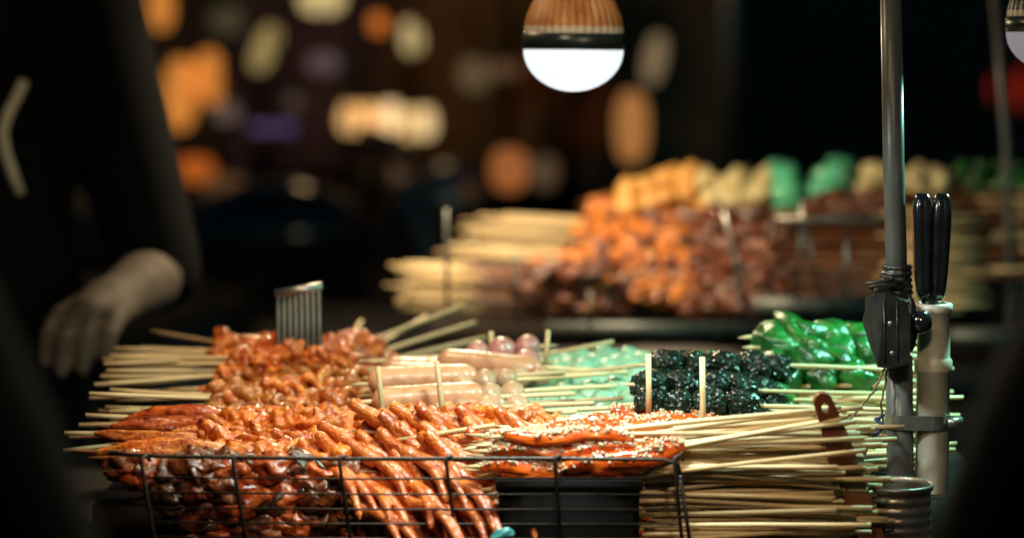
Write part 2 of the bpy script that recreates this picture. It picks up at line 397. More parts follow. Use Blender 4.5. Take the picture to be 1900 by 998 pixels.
def foot_mesh(i):
    rnd = random.Random(500 + i); mb = MB()
    def toe(base, ang, L, drop, w):
        pts, rad = [], []
        n = 17; p = Vector(base); curl = rnd.uniform(-.35, .35); dz = .25
        for k in range(n):
            u = k / (n - 1); pts.append(p.copy())
            a_ = ang + curl * u; p = p + Vector((math.cos(a_), math.sin(a_), dz - (dz + drop) * u)).normalized() * (L / (n - 1))
            kn = .22 * (math.exp(-((u - .30) / .06) ** 2) + math.exp(-((u - .60) / .06) ** 2)) + .10 * math.exp(-((u - .86) / .06) ** 2)
            rad.append(w * (1.05 - .50 * u) * (1 + kn) * (1 if k < n - 1 else .3))
        mb.tube(pts, rad, 12)
    w = .0040
    toe((0, 0, 0), -.20 + rnd.uniform(-.08, .08), .058 * rnd.uniform(.85, 1.15), .9, w)
    toe((0, 0, .001), 0 + rnd.uniform(-.08, .08), .066 * rnd.uniform(.9, 1.1), .9, w * 1.05)
    toe((0, 0, 0), .20 + rnd.uniform(-.08, .08), .058 * rnd.uniform(.85, 1.15), .9, w)
    toe((-.004, 0, 0), 2.3, .018, .8, w * .85)
    mb.tube([(-.022, 0, .003), (-.018, 0, .003), (-.010, 0, .002), (0, 0, .001), (.008, 0, .001)], [.0034, .0046, .0048, .0066, .0050], 12)
    tmp = link('tmp', mb.mesh('tmp', M_FOOT))
    rm = tmp.modifiers.new('r', 'REMESH'); rm.mode = 'VOXEL'; rm.voxel_size = .0008; rm.use_smooth_shade = True
    sm = tmp.modifiers.new('s', 'SMOOTH'); sm.iterations = 2
    ev = tmp.evaluated_get(bpy.context.evaluated_depsgraph_get())
    me = bpy.data.meshes.new_from_object(ev); me.name = 'chicken_foot'
    bpy.data.objects.remove(tmp)
    for v in me.vertices:      # skin wrinkles
        p = v.co; v.co = p + v.normal * (0.0003 * noise.noise(p * 420 + Vector((i, 0, 0))) + .0002 * noise.noise(p * 1100))
    for pl in me.polygons: pl.use_smooth = True
    return me
FEET = [foot_mesh(i) for i in range(4)]
def b_foot(r, i):
    rnd = random.Random(600 + i); add_stick(r, .16, i + 90, .0022, stain=.85)
    for k in range(3):
        o = child(r, link('chicken_foot', FEET[(i + k) % 4]))
        o.location = (.004 + k * .029, -.004, .004 + rnd.uniform(-.002, .004))
        o.rotation_euler = Euler((rnd.uniform(-.3, .4), math.radians(30) + rnd.uniform(-.14, .14), math.radians(-28) + rnd.uniform(-.2, .2)))
def b_saus(r, i):
    add_stick(r, .155, i + 110)
    mb = MB(); L, R = .086, .0102; prof = []
    pts, rad = [], []
    for k in range(27):
        u = k / 26; x = .002 + L * u; e = min(u, 1 - u) * L / R
        rad.append(R * (math.sqrt(max(0.02, 1 - (1 - min(1, e)) ** 2))) * (1 + .05 * noise.noise(Vector((u * 4, i, 0)))))
        pts.append((x, .0022 * math.sin(u * 3.1 + i), .0015 * math.sin(u * 2 + i)))
    mb.tube(pts, rad, 20); child(r, mb.build('sausage', M_SAUS))
def b_ball(m, R, n, nm, SL=.19):
    def f(r, i):
        rnd = random.Random(700 + i); add_stick(r, SL, i + 130)
        for k in range(n):
            s = R * rnd.uniform(.92, 1.08); mb = MB()
            blob(mb, (0, 0, 0), (s * 1.02, s, s * .96), i * 8 + k, .10, 1.2, 4, amp2=.02, freq2=4)
            c = child(r, mb.build(nm, m)); c.location = (.002 + R + k * R * 1.9, rnd.uniform(-.001, .001), rnd.uniform(-.001, .001))
    return f
def b_ses(r, i, more=0., slim=1.):
    rnd = random.Random(800 + i); add_stick(r, (.208, .2, .214, .204, .196)[i % 5] + more, i + 150, .0018)
    off = Vector((i * 4.4, 2, 1)); L = .088
    def shape(v):
        p = 5.0
        n = (abs(v.x) ** p + abs(v.y) ** 3. + abs(v.z) ** 2.4) ** (1 / 4.)
        q = v / max(n, .4)
        k = 1 + .34 * noise.noise(Vector((q.x * 4.5, q.y, q.z)) + off) + .10 * noise.noise(Vector((q.x * 12, q.y * 3, q.z * 3)) + off)
        return Vector((L / 2 + .002 + q.x * L / 2 * (1 + .03 * noise.noise(q * 2 + off)), q.y * .0092 * slim * k, q.z * .0084 * (1 if slim == 1 else .6) * k + .0022 * math.sin(q.x * 4 + i)))
    mb = MB(); V, F = ICO[4]; mb.add([shape(v) for v in V], F); body = child(r, mb.build('glazed_strip', M_SES))
    sb = MB(); v1, f1 = ICO[1]; cnt = 0
    while cnt < 230:
        v = Vector((rnd.uniform(-1, 1), rnd.uniform(-1, 1), rnd.uniform(-.1, 1)))
        if v.length < .2: continue
        v.normalize()
        if v.z < .10: continue
        if noise.noise(Vector((v.x * 3, v.y * 2, i))) < -.28: continue
        q = shape(v); s = rnd.uniform(.0009, .0015); R = Euler((rnd.uniform(0, 6), rnd.uniform(0, 6), rnd.uniform(0, 6))).to_matrix()
        sb.add([R @ Vector((w.x * s * 1.5, w.y * s, w.z * s * .75)) + q + Vector((0, 0, .0003)) for w in v1], f1); cnt += 1
    sd = child(r, sb.build('sesame_seeds', M_SEED)); sd['kind'] = 'stuff'
def b_nori(r, i):
    rnd = random.Random(900 + i); add_stick(r, .21, i + 170)
    x = .0
    for k in range(4):
        mb = MB(); V, F = ICO[4]; off = Vector((i * 3 + k * 5, k, i)); vs = []
        s = rnd.uniform(.0108, .0130)
        for v in V:
            n = (abs(v.x) ** 2.5 + abs(v.y) ** 2.6 + abs(v.z) ** 2.4) ** (1 / 2.5)
            q = v / n
            kk = 1 + .16 * noise.noise(q * 1.6 + off) + .08 * (1 - 2 * abs(noise.noise(Vector((q.x * 3.2, q.y * 3.2, q.z * 5)) + off))) + .10 * noise.noise(q * 8 + off)
            vs.append((q.x * s * 1.0 * kk, q.y * .0125 * kk, q.z * .0112 * kk))
        mb.add(vs, F, 0, False); c = child(r, mb.build('seaweed_roll', M_NORI)); x += s
        c.location = (x, rnd.uniform(-.002, .002), rnd.uniform(-.0015, .0015)); c.rotation_euler = (rnd.uniform(-.3, .3), rnd.uniform(-.1, .1), rnd.uniform(-.2, .2)); x += s * .95
def b_pep(r, i, SL=.122):
    rnd = random.Random(1000 + i); add_stick(r, SL, i + 190)
    for k in range(3):
        mb = MB(); V, F = ICO[4]; off = Vector((i * 3 + k, 2, k)); vs = []; s = rnd.uniform(.92, 1.12)
        for v in V:
            a = math.atan2(v.y, v.z)
            lob = 1 + .13 * math.cos(3 * a + i + k) * (1 - v.x * v.x) + .24 * noise.noise(v * 1.5 + off) + .12 * (1 - 2 * abs(noise.noise(v * 2.2 + off * 2)))
            tap = 1 - .14 * v.x
            vs.append((v.x * .0215 * s * (1 + .2 * noise.noise(v * 1.3 + off * 3)), v.y * .0112 * tap * lob * s, v.z * .0100 * tap * lob * s + .005 * v.x * v.x * math.sin(k * 2. + i)))
        mb.add(vs, F); c = child(r, mb.build('green_pepper', M_PEP))
        c.location = (.014 + k * .0255, rnd.uniform(-.004, .004), rnd.uniform(-.002, .003)); c.rotation_euler = (rnd.uniform(0, 6), rnd.uniform(-.5, .15), math.radians(rnd.choice((135, 125, 215, 110))) + rnd.uniform(-.3, .3))
def b_cube(m, nm):
    def f(r, i):
        rnd = random.Random(1100 + i); add_stick(r, .22, i + 210)
        for k in range(3):
            mb = MB(); V, F = ICO[3]; vs = []; off = Vector((i, k * 3, 1))
            for v in V:
                n = (abs(v.x) ** 5 + abs(v.y) ** 5 + abs(v.z) ** 5) ** .2; q = v / n
                vs.append(q * .0185 * (1 + .12 * noise.noise(q * 1.5 + off)))
            mb.add(vs, F); c = child(r, mb.build(nm, m)); c.location = (.02 + k * .036, rnd.uniform(-.003, .003), rnd.uniform(-.002, .002)); c.rotation_euler = (rnd.uniform(-.4, .4), rnd.uniform(-.1, .1), rnd.uniform(-.1, .1))
    return f
def b_dark(r, i):
    rnd = random.Random(1200 + i); add_stick(r, .27, i + 230, .0023, stain=.75); x = .002
    for k in range(4):
        s = rnd.uniform(.008, .011); mb = MB(); blob(mb, (0, 0, 0), (s * 1.1, s * .9, s * .8), i * 20 + k + 60, .5, 1.5, 3)
        c = child(r, mb.build('meat_chunk', (M_SKIN, M_CHAR, M_SKIN)[rnd.randrange(3)])); c.location = (x, rnd.uniform(-.003, .003), rnd.uniform(-.003, .003)); x += s * 1.4
K_DARK = Kind('dark_meat_skewer', 'meat skewer', b_dark, 4)
def b_lump(m, nm):
    def f(r, i):
        rnd = random.Random(1300 + i); add_stick(r, .22, i + 250)
        for k in range(4):
            mb = MB(); s = rnd.uniform(.012, .017); blob(mb, (0, 0, 0), (s, s * rnd.uniform(.8, 1.1), s * rnd.uniform(.8, 1.1)), i * 11 + k, .35, 1.4, 3)
            c = child(r, mb.build(nm, m)); c.location = (.012 + k * .025, rnd.uniform(-.005, .005), rnd.uniform(-.004, .004))
    return f
K_MEAT = Kind('meat_skewer', 'meat skewer', b_meat(M_ORANGE, SL=.205), 4)
K_INT = Kind('intestine_skewer', 'intestine skewer', b_int, 4)
K_STRIP = Kind('battered_strip_skewer', 'meat skewer', b_strip, 4)
K_SKIN = Kind('skin_skewer', 'meat skewer', b_skin, 5)
K_FOOT = Kind('chicken_foot_skewer', 'chicken foot skewer', b_foot, 4)
K_SAUS = Kind('sausage_skewer', 'sausage skewer', b_saus, 3)
K_PINK = Kind('pink_ball_skewer', 'fish ball skewer', b_ball(M_PINK, .0108, 3, 'fish_ball'), 3)
K_MINT = Kind('green_ball_skewer', 'fish ball skewer', b_ball(M_MINT, .0108, 5, 'fish_ball', .15), 3)
K_WHITE = Kind('cream_ball_skewer', 'fish ball skewer', b_ball(M_WHITE, .0092, 3, 'fish_ball', .128), 3)
K_SES = Kind('sesame_strip_skewer', 'sesame skewer', b_ses, 5)
K_FAN = Kind('sesame_strip_skewer', 'sesame skewer', lambda r, i: b_ses(r, i, (.036, .03, .042, .025, .046, .036)[i % 6], .34), 6)
K_NORI = Kind('seaweed_roll_skewer', 'seaweed skewer', b_nori, 4)
K_PEP = Kind('pepper_skewer', 'pepper skewer', b_pep, 4)
K_FAR = Kind('glazed_meat_skewer', 'meat skewer', b_meat(M_AMBER, .9, [M_AMBER, M_AMBER, M_AMBER, M_SKIN]), 4)
K_PEPL = Kind('pepper_skewer', 'pepper skewer', lambda r, i: b_pep(r, i, (.19, .175, .2, .182)[i]), 4)
K_RMEAT = Kind('glazed_meat_skewer', 'meat skewer', b_meat(M_ORANGE, .82, [M_AMBER, M_SKIN, M_SKIN, M_SKIN], .7), 4)
K_TOFU = Kind('tofu_skewer', 'tofu skewer', b_lump(M_TOFU, 'tofu_lump'), 3)
K_CURD = Kind('bean_curd_skewer', 'tofu skewer', b_lump(M_CREAM, 'curd_lump'), 3)
K_JADE = Kind('green_jelly_skewer', 'jelly skewer', b_cube(M_JADE, 'jelly_cube'), 2)

R = random.Random(7)
J = lambda s: R.uniform(-s, s)
# -- rear left: orange meat, sticks fanning out to the left
lab, grp = 'orange meat chunk skewer at the back left with its stick pointing left', 'orange meat skewers back left'
for d, y0, n in ((2.03, 664, 4), (1.99, 676, 5), (1.95, 690, 4)):
    for k in range(n):
        s = P(665 + J(20) , y0 + k * 9 - n * 4 + J(3), d + J(.012)); e = P(330 + J(60), y0 - 8 + k * 10 + J(22), d + J(.05))
        K_MEAT.place(s, e, lab, grp, R.uniform(0, 6), R)
K_MEAT.place(P(552, 660, 1.95), P(262, 612, 2.11), 'orange meat skewer with the highest stick pointing up left', 'orange meat skewers back left', 1., R)
K_MEAT.place(P(545, 672, 1.945), P(262, 643, 2.09), 'orange meat skewer with the second highest stick pointing left', 'orange meat skewers back left', 2., R)
for y_ in (662, 672):
    K_MEAT.place(P(665, y_, 1.925), P(320, y_ + 2, 1.95), lab, grp, R.uniform(0, 6), R)
lab, grp = 'pale stick skewer behind the orange meat pointing up to the right', 'skewers pointing up right at the back'
for k, (ex, ey) in enumerate(((728, 618), (765, 634), (803, 650), (700, 640), (640, 648))):
    K_MEAT.place(P(500 + k * 25, 705 + 3 * k, 2.03), P(ex, ey, 2.10 + .01 * k), lab, grp, k, R)
# -- intestines
lab, grp = 'brown curled intestine skewer at left with its yellow stick pointing left', 'intestine skewers at left'
for d, y0, n in ((1.91, 722, 4), (1.875, 738, 4), (1.84, 758, 4), (1.805, 782, 4)):
    for k in range(n):
        x = 680 - (1.91 - d) * 300
        s = P(x + J(26), y0 + k * 12 - n * 4 + J(3), d + J(.01)); e = P(x - 400 + J(70), y0 - 10 + k * 14 + J(24), d + J(.05))
        K_INT.place(s, e, lab, grp, R.uniform(0, 6), R)
# -- battered strips at the front left, tips to the left
lab, grp = 'battered orange strip skewer at the front left behind the wire rail', 'battered strip skewers front left'
for d, y0, x0, n in ((1.775, 775, 235, 3), (1.745, 790, 205, 3), (1.71, 812, 195, 3), (1.68, 832, 185, 3), (1.655, 850, 200, 3)):
    for k in range(n):
        s = P(x0 + k * 52 + J(24), y0 + k * 7 + J(5), d + J(.012)); e = P(x0 + 620, y0 + 22 + J(16), d + .02 + J(.02))
        K_STRIP.place(s, e, lab, grp, R.uniform(0, 6), R)
        s = P(x0 + 190 + J(40), y0 + k * 8 + J(6), d + J(.012)); e = P(x0 + 700, y0 + 30 + J(16), d + .02 + J(.02))
        K_MEAT.place(s, e, 'small orange meat skewer among the battered strips at front left', 'meat skewers among the strips', R.uniform(0, 6), R)
# -- dark glazed skin behind the wires
lab, grp = 'dark glazed skin skewer behind the wires of the front left rail', 'dark skin skewers front left'
for row, y in enumerate((868, 892, 918, 944, 970, 996)):
    for k in range(3):
        s = P(235 + row * 26 + k * 62 + J(18), y + J(5), 1.632 + row * .001 + J(.008)); e = P(1000, y + 12 + J(25), 1.66 + J(.02))
        K_SKIN.place(s, e, lab, grp, R.uniform(0, 6), R)
# -- chicken feet heap
lab, grp = 'glazed chicken feet skewer heaped in the middle front', 'chicken feet skewers'
for row, (y, x0, d, n) in enumerate(((806, 668, 1.690, 3), (830, 628, 1.678, 4), (856, 604, 1.666, 4), (882, 600, 1.657, 4), (908, 612, 1.648, 4), (934, 640, 1.640, 3), (960, 670, 1.634, 3))):
    for k in range(n):
        s = P(x0 + k * 66 + J(18), y + J(9), d + J(.008)); e = s + Vector((.2, .03 + J(.05), -.006 + J(.03)))
        K_FOOT.place(s, e, lab, grp, J(.45), R)
lab, grp = 'orange chunk skewer lying on top of the chicken feet', 'orange meat on the chicken feet'
for x, y, d in ((690, 788, 1.72), (740, 778, 1.725), (790, 778, 1.73), (850, 800, 1.715), (850, 835, 1.70), (650, 812, 1.71), (770, 800, 1.705), (840, 860, 1.69)):
    K_MEAT.place(P(x, y, d), P(x + 400, y + 30 + J(20), d + .03), lab, grp, R.uniform(0, 6), R)
K_RMEAT.place(P(420, 862, 1.705), P(1030, 789, 1.665), 'orange skewer with a long dark stick reaching right over the feet', 'orange meat on the chicken feet', 1, R)
K_RMEAT.place(P(330, 880, 1.705), P(905, 790, 1.66), 'orange skewer with a shorter brown stick lying over the feet', 'orange meat on the chicken feet', 2, R)
# -- sausages
K_SAUS.place(P(684, 745, 1.79), P(1020, 732, 1.80), 'pale sausage skewer nearest the chicken feet', 'sausage skewers', 0, R)
K_SAUS.place(P(676, 712, 1.83), P(1040, 690, 1.85), 'pale sausage skewer in the middle of the three at the back', 'sausage skewers', 0, R)
K_SAUS.place(P(805, 672, 1.90), P(1130, 690, 1.88), 'pale sausage skewer farthest back under the pink balls', 'sausage skewers', 0, R)
for k, (x, y, d) in enumerate(((690, 770, 1.80), (685, 735, 1.845), (700, 690, 1.90), (700, 700, 1.89), (790, 700, 1.92))):
    K_SAUS.place(P(x, y, d), P(x + 340, y + 2 + J(12), d + J(.02)), 'pale sausage skewer half hidden under the others in the middle', 'buried sausage skewers', 0, R)
lab, grp = 'cream ball skewer beside the sausages with stick to the right', 'cream ball skewers'
for k, (x, y, d) in enumerate(((832, 712, 1.83), (842, 736, 1.81), (848, 758, 1.79), (895, 706, 1.88), (850, 780, 1.765))):
    K_WHITE.place(P(x, y, d), P(x + 330, y - 18 + J(16), d + .01 + J(.03)), lab, grp, R.uniform(0, 6), R)
lab, grp = 'pinkish ball skewer at the top back of the middle', 'pink ball skewers'
K_PINK.place(P(1008, 642, 1.94), P(700, 668, 1.93), 'pink ball skewer in the top row of the middle heap', grp, 0, R)
K_PINK.place(P(960, 668, 1.95), P(700, 684, 1.95), 'pink ball skewer set back behind the top pink row', grp, 1, R)
K_PINK.place(P(1008, 672, 1.92), P(700, 690, 1.93), 'pink ball skewer just under the top pink row', grp, 1, R)
K_PINK.place(P(715, 712, 1.955), P(1135, 634, 1.97), 'pink ball skewer whose stick points up right into the dark', grp, 1, R)
# -- mint balls
lab, grp = 'pale green ball skewer in the middle with its stick pointing left', 'pale green ball skewers'
for d, y0, n in ((2.02, 668, 3), (1.97, 684, 3), (1.93, 704, 3), (1.89, 726, 4), (1.85, 752, 4), (1.81, 782, 3)):
    for k in range(n):
        s = P(1205 - (k % 2) * 20 + J(22), y0 - 8 + k * 7 + J(3), d + J(.012)); e = P(860 + J(40), y0 + 4 + k * 10 + J(14), d + J(.03))
        K_MINT.place(s, e, lab, grp, R.uniform(0, 6), R)
lab, grp = 'pale stick skewer crossing in front of the green balls', 'loose skewers before the green balls'
for k in range(16):
    y = 770 + k * 6 + J(6); d = 1.785 - k * .006
    K_WHITE.place(P(800 + J(40), y, d), P(1075 + J(60), y - 4 + J(16), d + J(.02)), lab, grp, R.uniform(0, 6), R)
# -- seaweed rolls
lab, grp = 'black seaweed roll skewer at the right with its stick pointing right', 'seaweed roll skewers'
for y, x0, d, n in ((676, 1212, 1.80, 2), (714, 1182, 1.765, 2), (752, 1172, 1.735, 1), (760, 1195, 1.76, 2), (782, 1215, 1.742, 1), (736, 1240, 1.79, 1)):
    for k in range(n):
        s = P(x0 + k * 36 + J(8), y + k * 3 + J(3), d + k * .022 + J(.004)); e = P(x0 + 480 + J(40), y + 12 + J(16), d + .03 + k * .02 + J(.03))
        K_NORI.place(s, e, lab, grp, J(.3), R)
# -- peppers
lab, grp = 'glossy green pepper skewer at the far right of the front tray', 'green pepper skewers'
for y, x0, d, n in ((622, 1402, 1.885, 2), (648, 1396, 1.865, 3), (672, 1392, 1.85, 3), (690, 1420, 1.845, 1)):
    for k in range(n):
        s = P(x0 + k * 42 + J(10), y + J(5), d + k * .012); e = P(x0 + 420, y + 12 + J(16), d + .03 + J(.03))
        K_PEP.place(s, e, lab, grp, J(.5), R)
lab, grp = 'bamboo pepper skewer buried under the peppers, only its stick end showing', 'buried pepper skewers'
for k in range(40):
    y = 692 + k * 4.4 + J(6); d = 1.84 - k * .002 + J(.02)
    K_PEPL.place(P(1270 + J(40), y + 10, d + .02), P(1730, y + J(22), d + .01 + J(.03)), lab, grp, R.uniform(0, 6), R)
# -- sesame strips and the big fan of sticks
lab, grp = 'red orange sesame strip skewer on top of the right front heap', 'sesame strip skewers on top'
for x, y, d, e in ((1128, 766, 1.735, 800), (1108, 785, 1.72, 790), (1120, 797, 1.705, 800), (1010, 806, 1.69, 815), (1002, 822, 1.675, 800), (1004, 838, 1.662, 835),
                   (1085, 800, 1.70, 812), (1090, 822, 1.69, 826), (1100, 840, 1.67, 845), (1010, 852, 1.645, 858), (1030, 866, 1.630, 872), (1090, 862, 1.632, 880), (1060, 852, 1.652, 866)):
    K_SES.place(P(x, y, d), P(x + 490, e + J(22), d + J(.02)), lab, grp, J(.08), R)
K_SES.place(P(1000, 862, 1.625), P(1390, 800, 1.620), 'sesame skewer with a stick slanting up right across the heap', 'sesame strip skewers on top', 0, R)
K_SES.place(P(1030, 878, 1.618), P(1480, 792, 1.612), 'sesame skewer with the longest stick slanting up right in front', 'sesame strip skewers on top', 0, R)
lab, grp = 'bamboo skewer in the thick fan of sticks at the right front', 'fan of sticks right front'
for k in range(44):          # upper layers, strips showing
    y = 800 + k * 1.4 + J(5); d = 1.715 - (k * 7 % 44) * .0016
    K_SES.place(P(1015 + J(40), y + J(10), d), P(1540, y + J(34), d + J(.02)), lab, grp, J(.08), R)
for k in range(232):         # the deep stack below, strips hidden behind the added black shade panel
    y = 812 + k * .92 + J(5); d = 1.617 + ((k * 37) % 232) / 232 * .058
    x = 925 + J(45); g_ = R.gauss(0, 1)
    K_FAN.place(P(x, y - g_ * 12, d), P(x + 520, y + g_ * 22, d + J(.012)), lab, grp, J(.4), R)

# -- upright divider sticks
def upright(label, x, y0, y1, d, lean=0, r=.0021):
    a, b = P(x + lean, y0, d), P(x, y1, d)
    b = b + (b - a) * .35
    t = MB().tube([b - a, (b - a) * .5 + Vector((.0003, 0, 0)), (0, 0, 0)], r, 8)
    o = t.build('upright_stick', M_STICK); o.location = a
    return tag(o, label, 'stick', 'upright divider sticks')
upright('upright bamboo stick at the left end of the seaweed rolls', 1203, 656, 748, 1.712)
upright('upright bamboo stick in front of the middle of the seaweed rolls', 1303, 662, 782, 1.702)
upright('upright pale stick in front of the left end of the sausages', 709, 680, 765, 1.765, -8)
upright('upright pale stick in front of the right end of the sausages', 820, 670, 760, 1.765, -10)
upright('short upright greenish stick behind the left pink balls', 911, 615, 645, 1.955)
upright('short upright greenish stick at the right end of the pink balls', 1012, 612, 665, 1.90, 5)

# ------------------------------------------------------------------ wire rail
rk = thing('wire_rail', 'black wire rail fencing the front of the tray', 'wire rack', P(640, 990, 1.6))
base = rk.location.copy()
def rel(px, py, d): return P(px, py, d) - base
DR = 1.598
child(rk, MB().tube([rel(205, 840, DR + .02), rel(235, 843, DR + .004), rel(300, 846, DR), rel(640, 851, DR), rel(1030, 850, DR), rel(1230, 852, DR), rel(1258, 860, DR), rel(1262, 880, DR)], .0014).build('top_rail', M_WIRE))
for i, y in enumerate((886, 914, 942, 969, 996, 1024)):
    child(rk, MB().tube([rel(262 + i * 3, y - 1, DR + .001), rel(640, y + 2, DR + .001), rel(1265, y + (3 if i else 0), DR + .001)][:3], .0007).build('cross_wire', M_WIRE))
for x0, x1 in ((262, 292), (432, 462), (630, 655), (828, 850), (1030, 1042), (1252, 1268)):
    pts = [rel(x0 + 16, 853, DR + .004), rel(x0 + 8, 845, DR - .001), rel(x0 + 1, 848, DR - .0036), rel(x0, 858, DR - .0036), rel(x1, 1035, DR - .0036)]
    child(rk, MB().tube(pts, .0013).build('upright_wire', M_WIRE))
for x in (1262,):
    child(rk, MB().tube([rel(x, 846 if x < 300 else 880, DR + .004), rel(x + 25, 1050, DR + .004)], .0014).build('corner_post', M_WIRE))
a, b = P(925, 885, 1.622), P(1185, 1030, 1.612)  # black panel added to stand for the shade under the sesame strips
tb = thing('shade_panel', 'added black shade panel behind the rail under the sesame strips', 'panel', (a.x, 1.601, FLOOR))
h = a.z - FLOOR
child(tb, MB().box((0, 0, 0), (b.x - a.x, .009, h), bev=.004).build('shade_panel_body', M_SHADE_PANEL))
child(tb, MB().box((-.002, -.002, h - .006), (b.x - a.x + .002, .0112, h + .001), bev=.001).build('shade_panel_rim', M_SHADE_PANEL))
sc_ = MB(); blob(sc_, (0, 0, 0), (.0085, .004, .0045), 4, .5, 2, 3, rot=Euler((0, -.4, 0)))
o = sc_.build('plastic_scrap', M_TEALP); o.location = P(933, 992, 1.59)
tag(o, 'small teal plastic scrap at the bottom of the wire rail', 'plastic scrap')

# ------------------------------------------------------------------ pole, box, pipe, tongs
q0, q1 = P(1650, -260, 1.735), P(1672, 1120, 1.735)
po = thing('stall_pole', 'upright grey stall pole right of the seaweed rolls', 'pole', q1)
child(po, MB().tube([P(1671, 1120, 1.735) - q1, P(1670, 860, 1.735) - q1, P(1668, 660, 1.735) - q1], .0098, 24).build('lower_tube', M_GALV))
child(po, MB().tube([P(1668, 665, 1.735) - q1, P(1658, 300, 1.735) - q1, q0 - q1], .0077, 24).build('upper_tube', M_GALV))
jb = thing('junction_box', 'black taped electrical box fixed on the grey pole', 'electrical box', P(1650, 680, 1.728))
jo = jb.location.copy()
out = [(1622, 546), (1642, 541), (1686, 558), (1692, 600), (1688, 674), (1655, 684), (1628, 681), (1617, 650), (1599, 596), (1605, 575), (1606, 552)]
n = len(out); vs = []
fd = lambda x, d0: d0 + max(0, 1626 - x) * .0009
for d0, k in ((1.698, .95), (1.701, 1), (1.729, 1), (1.733, .94)):
    for (x, y) in out:
        vs.append(P(1650 + (x - 1650) * k, 612 + (y - 612) * k, fd(x, d0) if d0 < 1.71 else d0) - jo)
fs = [[0, 1, 2, 3, 4, 5, 6], [0, 6, 7, 8, 9, 10], [3 * n + k for k in range(n)][::-1]]
for i in range(3):
    for k in range(n): fs.append([i * n + (k + 1) % n, i * n + k, (i + 1) * n + k, (i + 1) * n + (k + 1) % n])
mb = MB(); mb.add(vs, fs, 0, False); child(jb, mb.build('body', M_BLACK))
mb = MB()
for x in (1640, 1664): mb.tube([P(x, 560, 1.698) - jo, P(x + 2, 672, 1.698) - jo], .0006, 6)
child(jb, mb.build('seam', M_TAPE))
mb = MB(); blob(mb, P(1652, 600, 1.6985) - jo, (.0022, .0010, .0022), amp=0, sub=2); blob(mb, P(1656, 655, 1.6985) - jo, (.0022, .0010, .0022), amp=0, sub=2); child(jb, mb.build('screw', M_STEEL))
mb = MB(); prof = []
V = []
for i in range(26):
    u = i / 25; z = P(1665, 492 + u * 62, 1.735); prof.append((.0100 + .0006 * math.sin(i * 1.3) + .0012 * u, (z - jo).z))
c = P(1664, 520, 1.735) - jo
mb.lathe(prof, 28, M=Matrix.Translation((c.x, c.y, 0)), rfun=lambda r, z, k, a: r * (1 + .16 * noise.noise(Vector((math.cos(a) * 2.2, math.sin(a) * 2.2, z * 120 + math.sin(a) * 1.5)))))
child(jb, mb.build('tape_wrap', M_TAPE))
mb = MB()
for i in range(5):
    pts = [P(1632 + i * 7 + 26 * math.sin(u * 5 + i), 512 + i * 9 + u * 16, 1.722 - .006 * math.sin(u * 3.1)) - jo for u in [k / 9 for k in range(10)]]
    mb.tube(pts, .0013, 6)
child(jb, mb.build('loose_tape', M_TAPE))
mb = MB(); blob(mb, P(1690, 602, 1.712) - jo, (.0052, .004, .0195), 2, .1, 1, 3); child(jb, mb.build('lever', M_BLACK))
mb = MB(); blob(mb, P(1709, 598, 1.705) - jo, (.0082, .007, .0085), 3, .06, 1, 3); child(jb, mb.build('knob', M_GLOSSB))

pp = thing('tongs_holder', 'grimy white plastic pipe clamped beside the pole as a holder', 'pipe', P(1727, 1120, 1.735))
pc = pp.location.copy()
zz = lambda y: (P(1727, y, 1.735) - pc).z
RP = .0120
prof = [(RP, 0), (RP, zz(690)), (RP + .0012, zz(688)), (RP + .0016, zz(684)), (RP + .0016, zz(668)), (RP + .0004, zz(664)), (RP - .0002, zz(660)), (RP - .0002, zz(580)), (RP + .0013, zz(578)), (RP + .0013, zz(564)), (RP, zz(562)), (RP - .002, zz(562)), (RP - .002, zz(640))]
Mt = Matrix.Translation((0, 0, 0)) @ Matrix.Rotation(math.radians(-.3), 4, 'Y')
child(pp, MB().lathe(prof, 40, M=Mt).build('pipe', M_PVC))
# tongs
tg = thing('tongs', 'black handled tongs standing in the white plastic pipe', 'tongs', P(1728, 600, 1.735))
to = tg.location.copy()
for s, x in ((-1, 1712), (1, 1744)):
    mb = MB(); V4, F4 = ICO[4]; vs = []
    for v in V4:
        q = v / (abs(v.x) ** 3.2 + abs(v.y) ** 3.2 + abs(v.z) ** 4.2) ** (1 / 3.6)
        g2 = 1 - .07 * math.exp(-(q.x / .25) ** 2) * (1 if q.y < 0 else 0)
        vs.append(Vector((q.x * .0068 * (1 + .16 * q.z), q.y * .0085 * g2, q.z * .0385)) + Vector((s * .0010 * q.z, 0, 0)) + P(x, 458, 1.735) - to)
    mb.add(vs, F4); child(tg, mb.build('handle', M_GLOSSB))
child(tg, MB().box((P(1708, 500, 1.735) - to).to_tuple(), tuple(Vector((P(1742, 500, 1.735) - to).to_tuple()) + Vector((0, .006, 0))), bev=0).build('pivot', M_BLACK)) if False else None
lo, hi = P(1710, 570, 1.735) - to, P(1741, 520, 1.735) - to
child(tg, MB().box((lo.x, -.003, lo.z - .05), (hi.x, .004, hi.z), bev=.002).build('shank', M_BLACK))
lo, hi = P(1748, 640, 1.745) - to, P(1758, 535, 1.745) - to
child(tg, MB().box((lo.x + .0005, .008, lo.z), (hi.x - .002, .0095, hi.z), bev=.0004).build('metal_arm', M_STEEL))
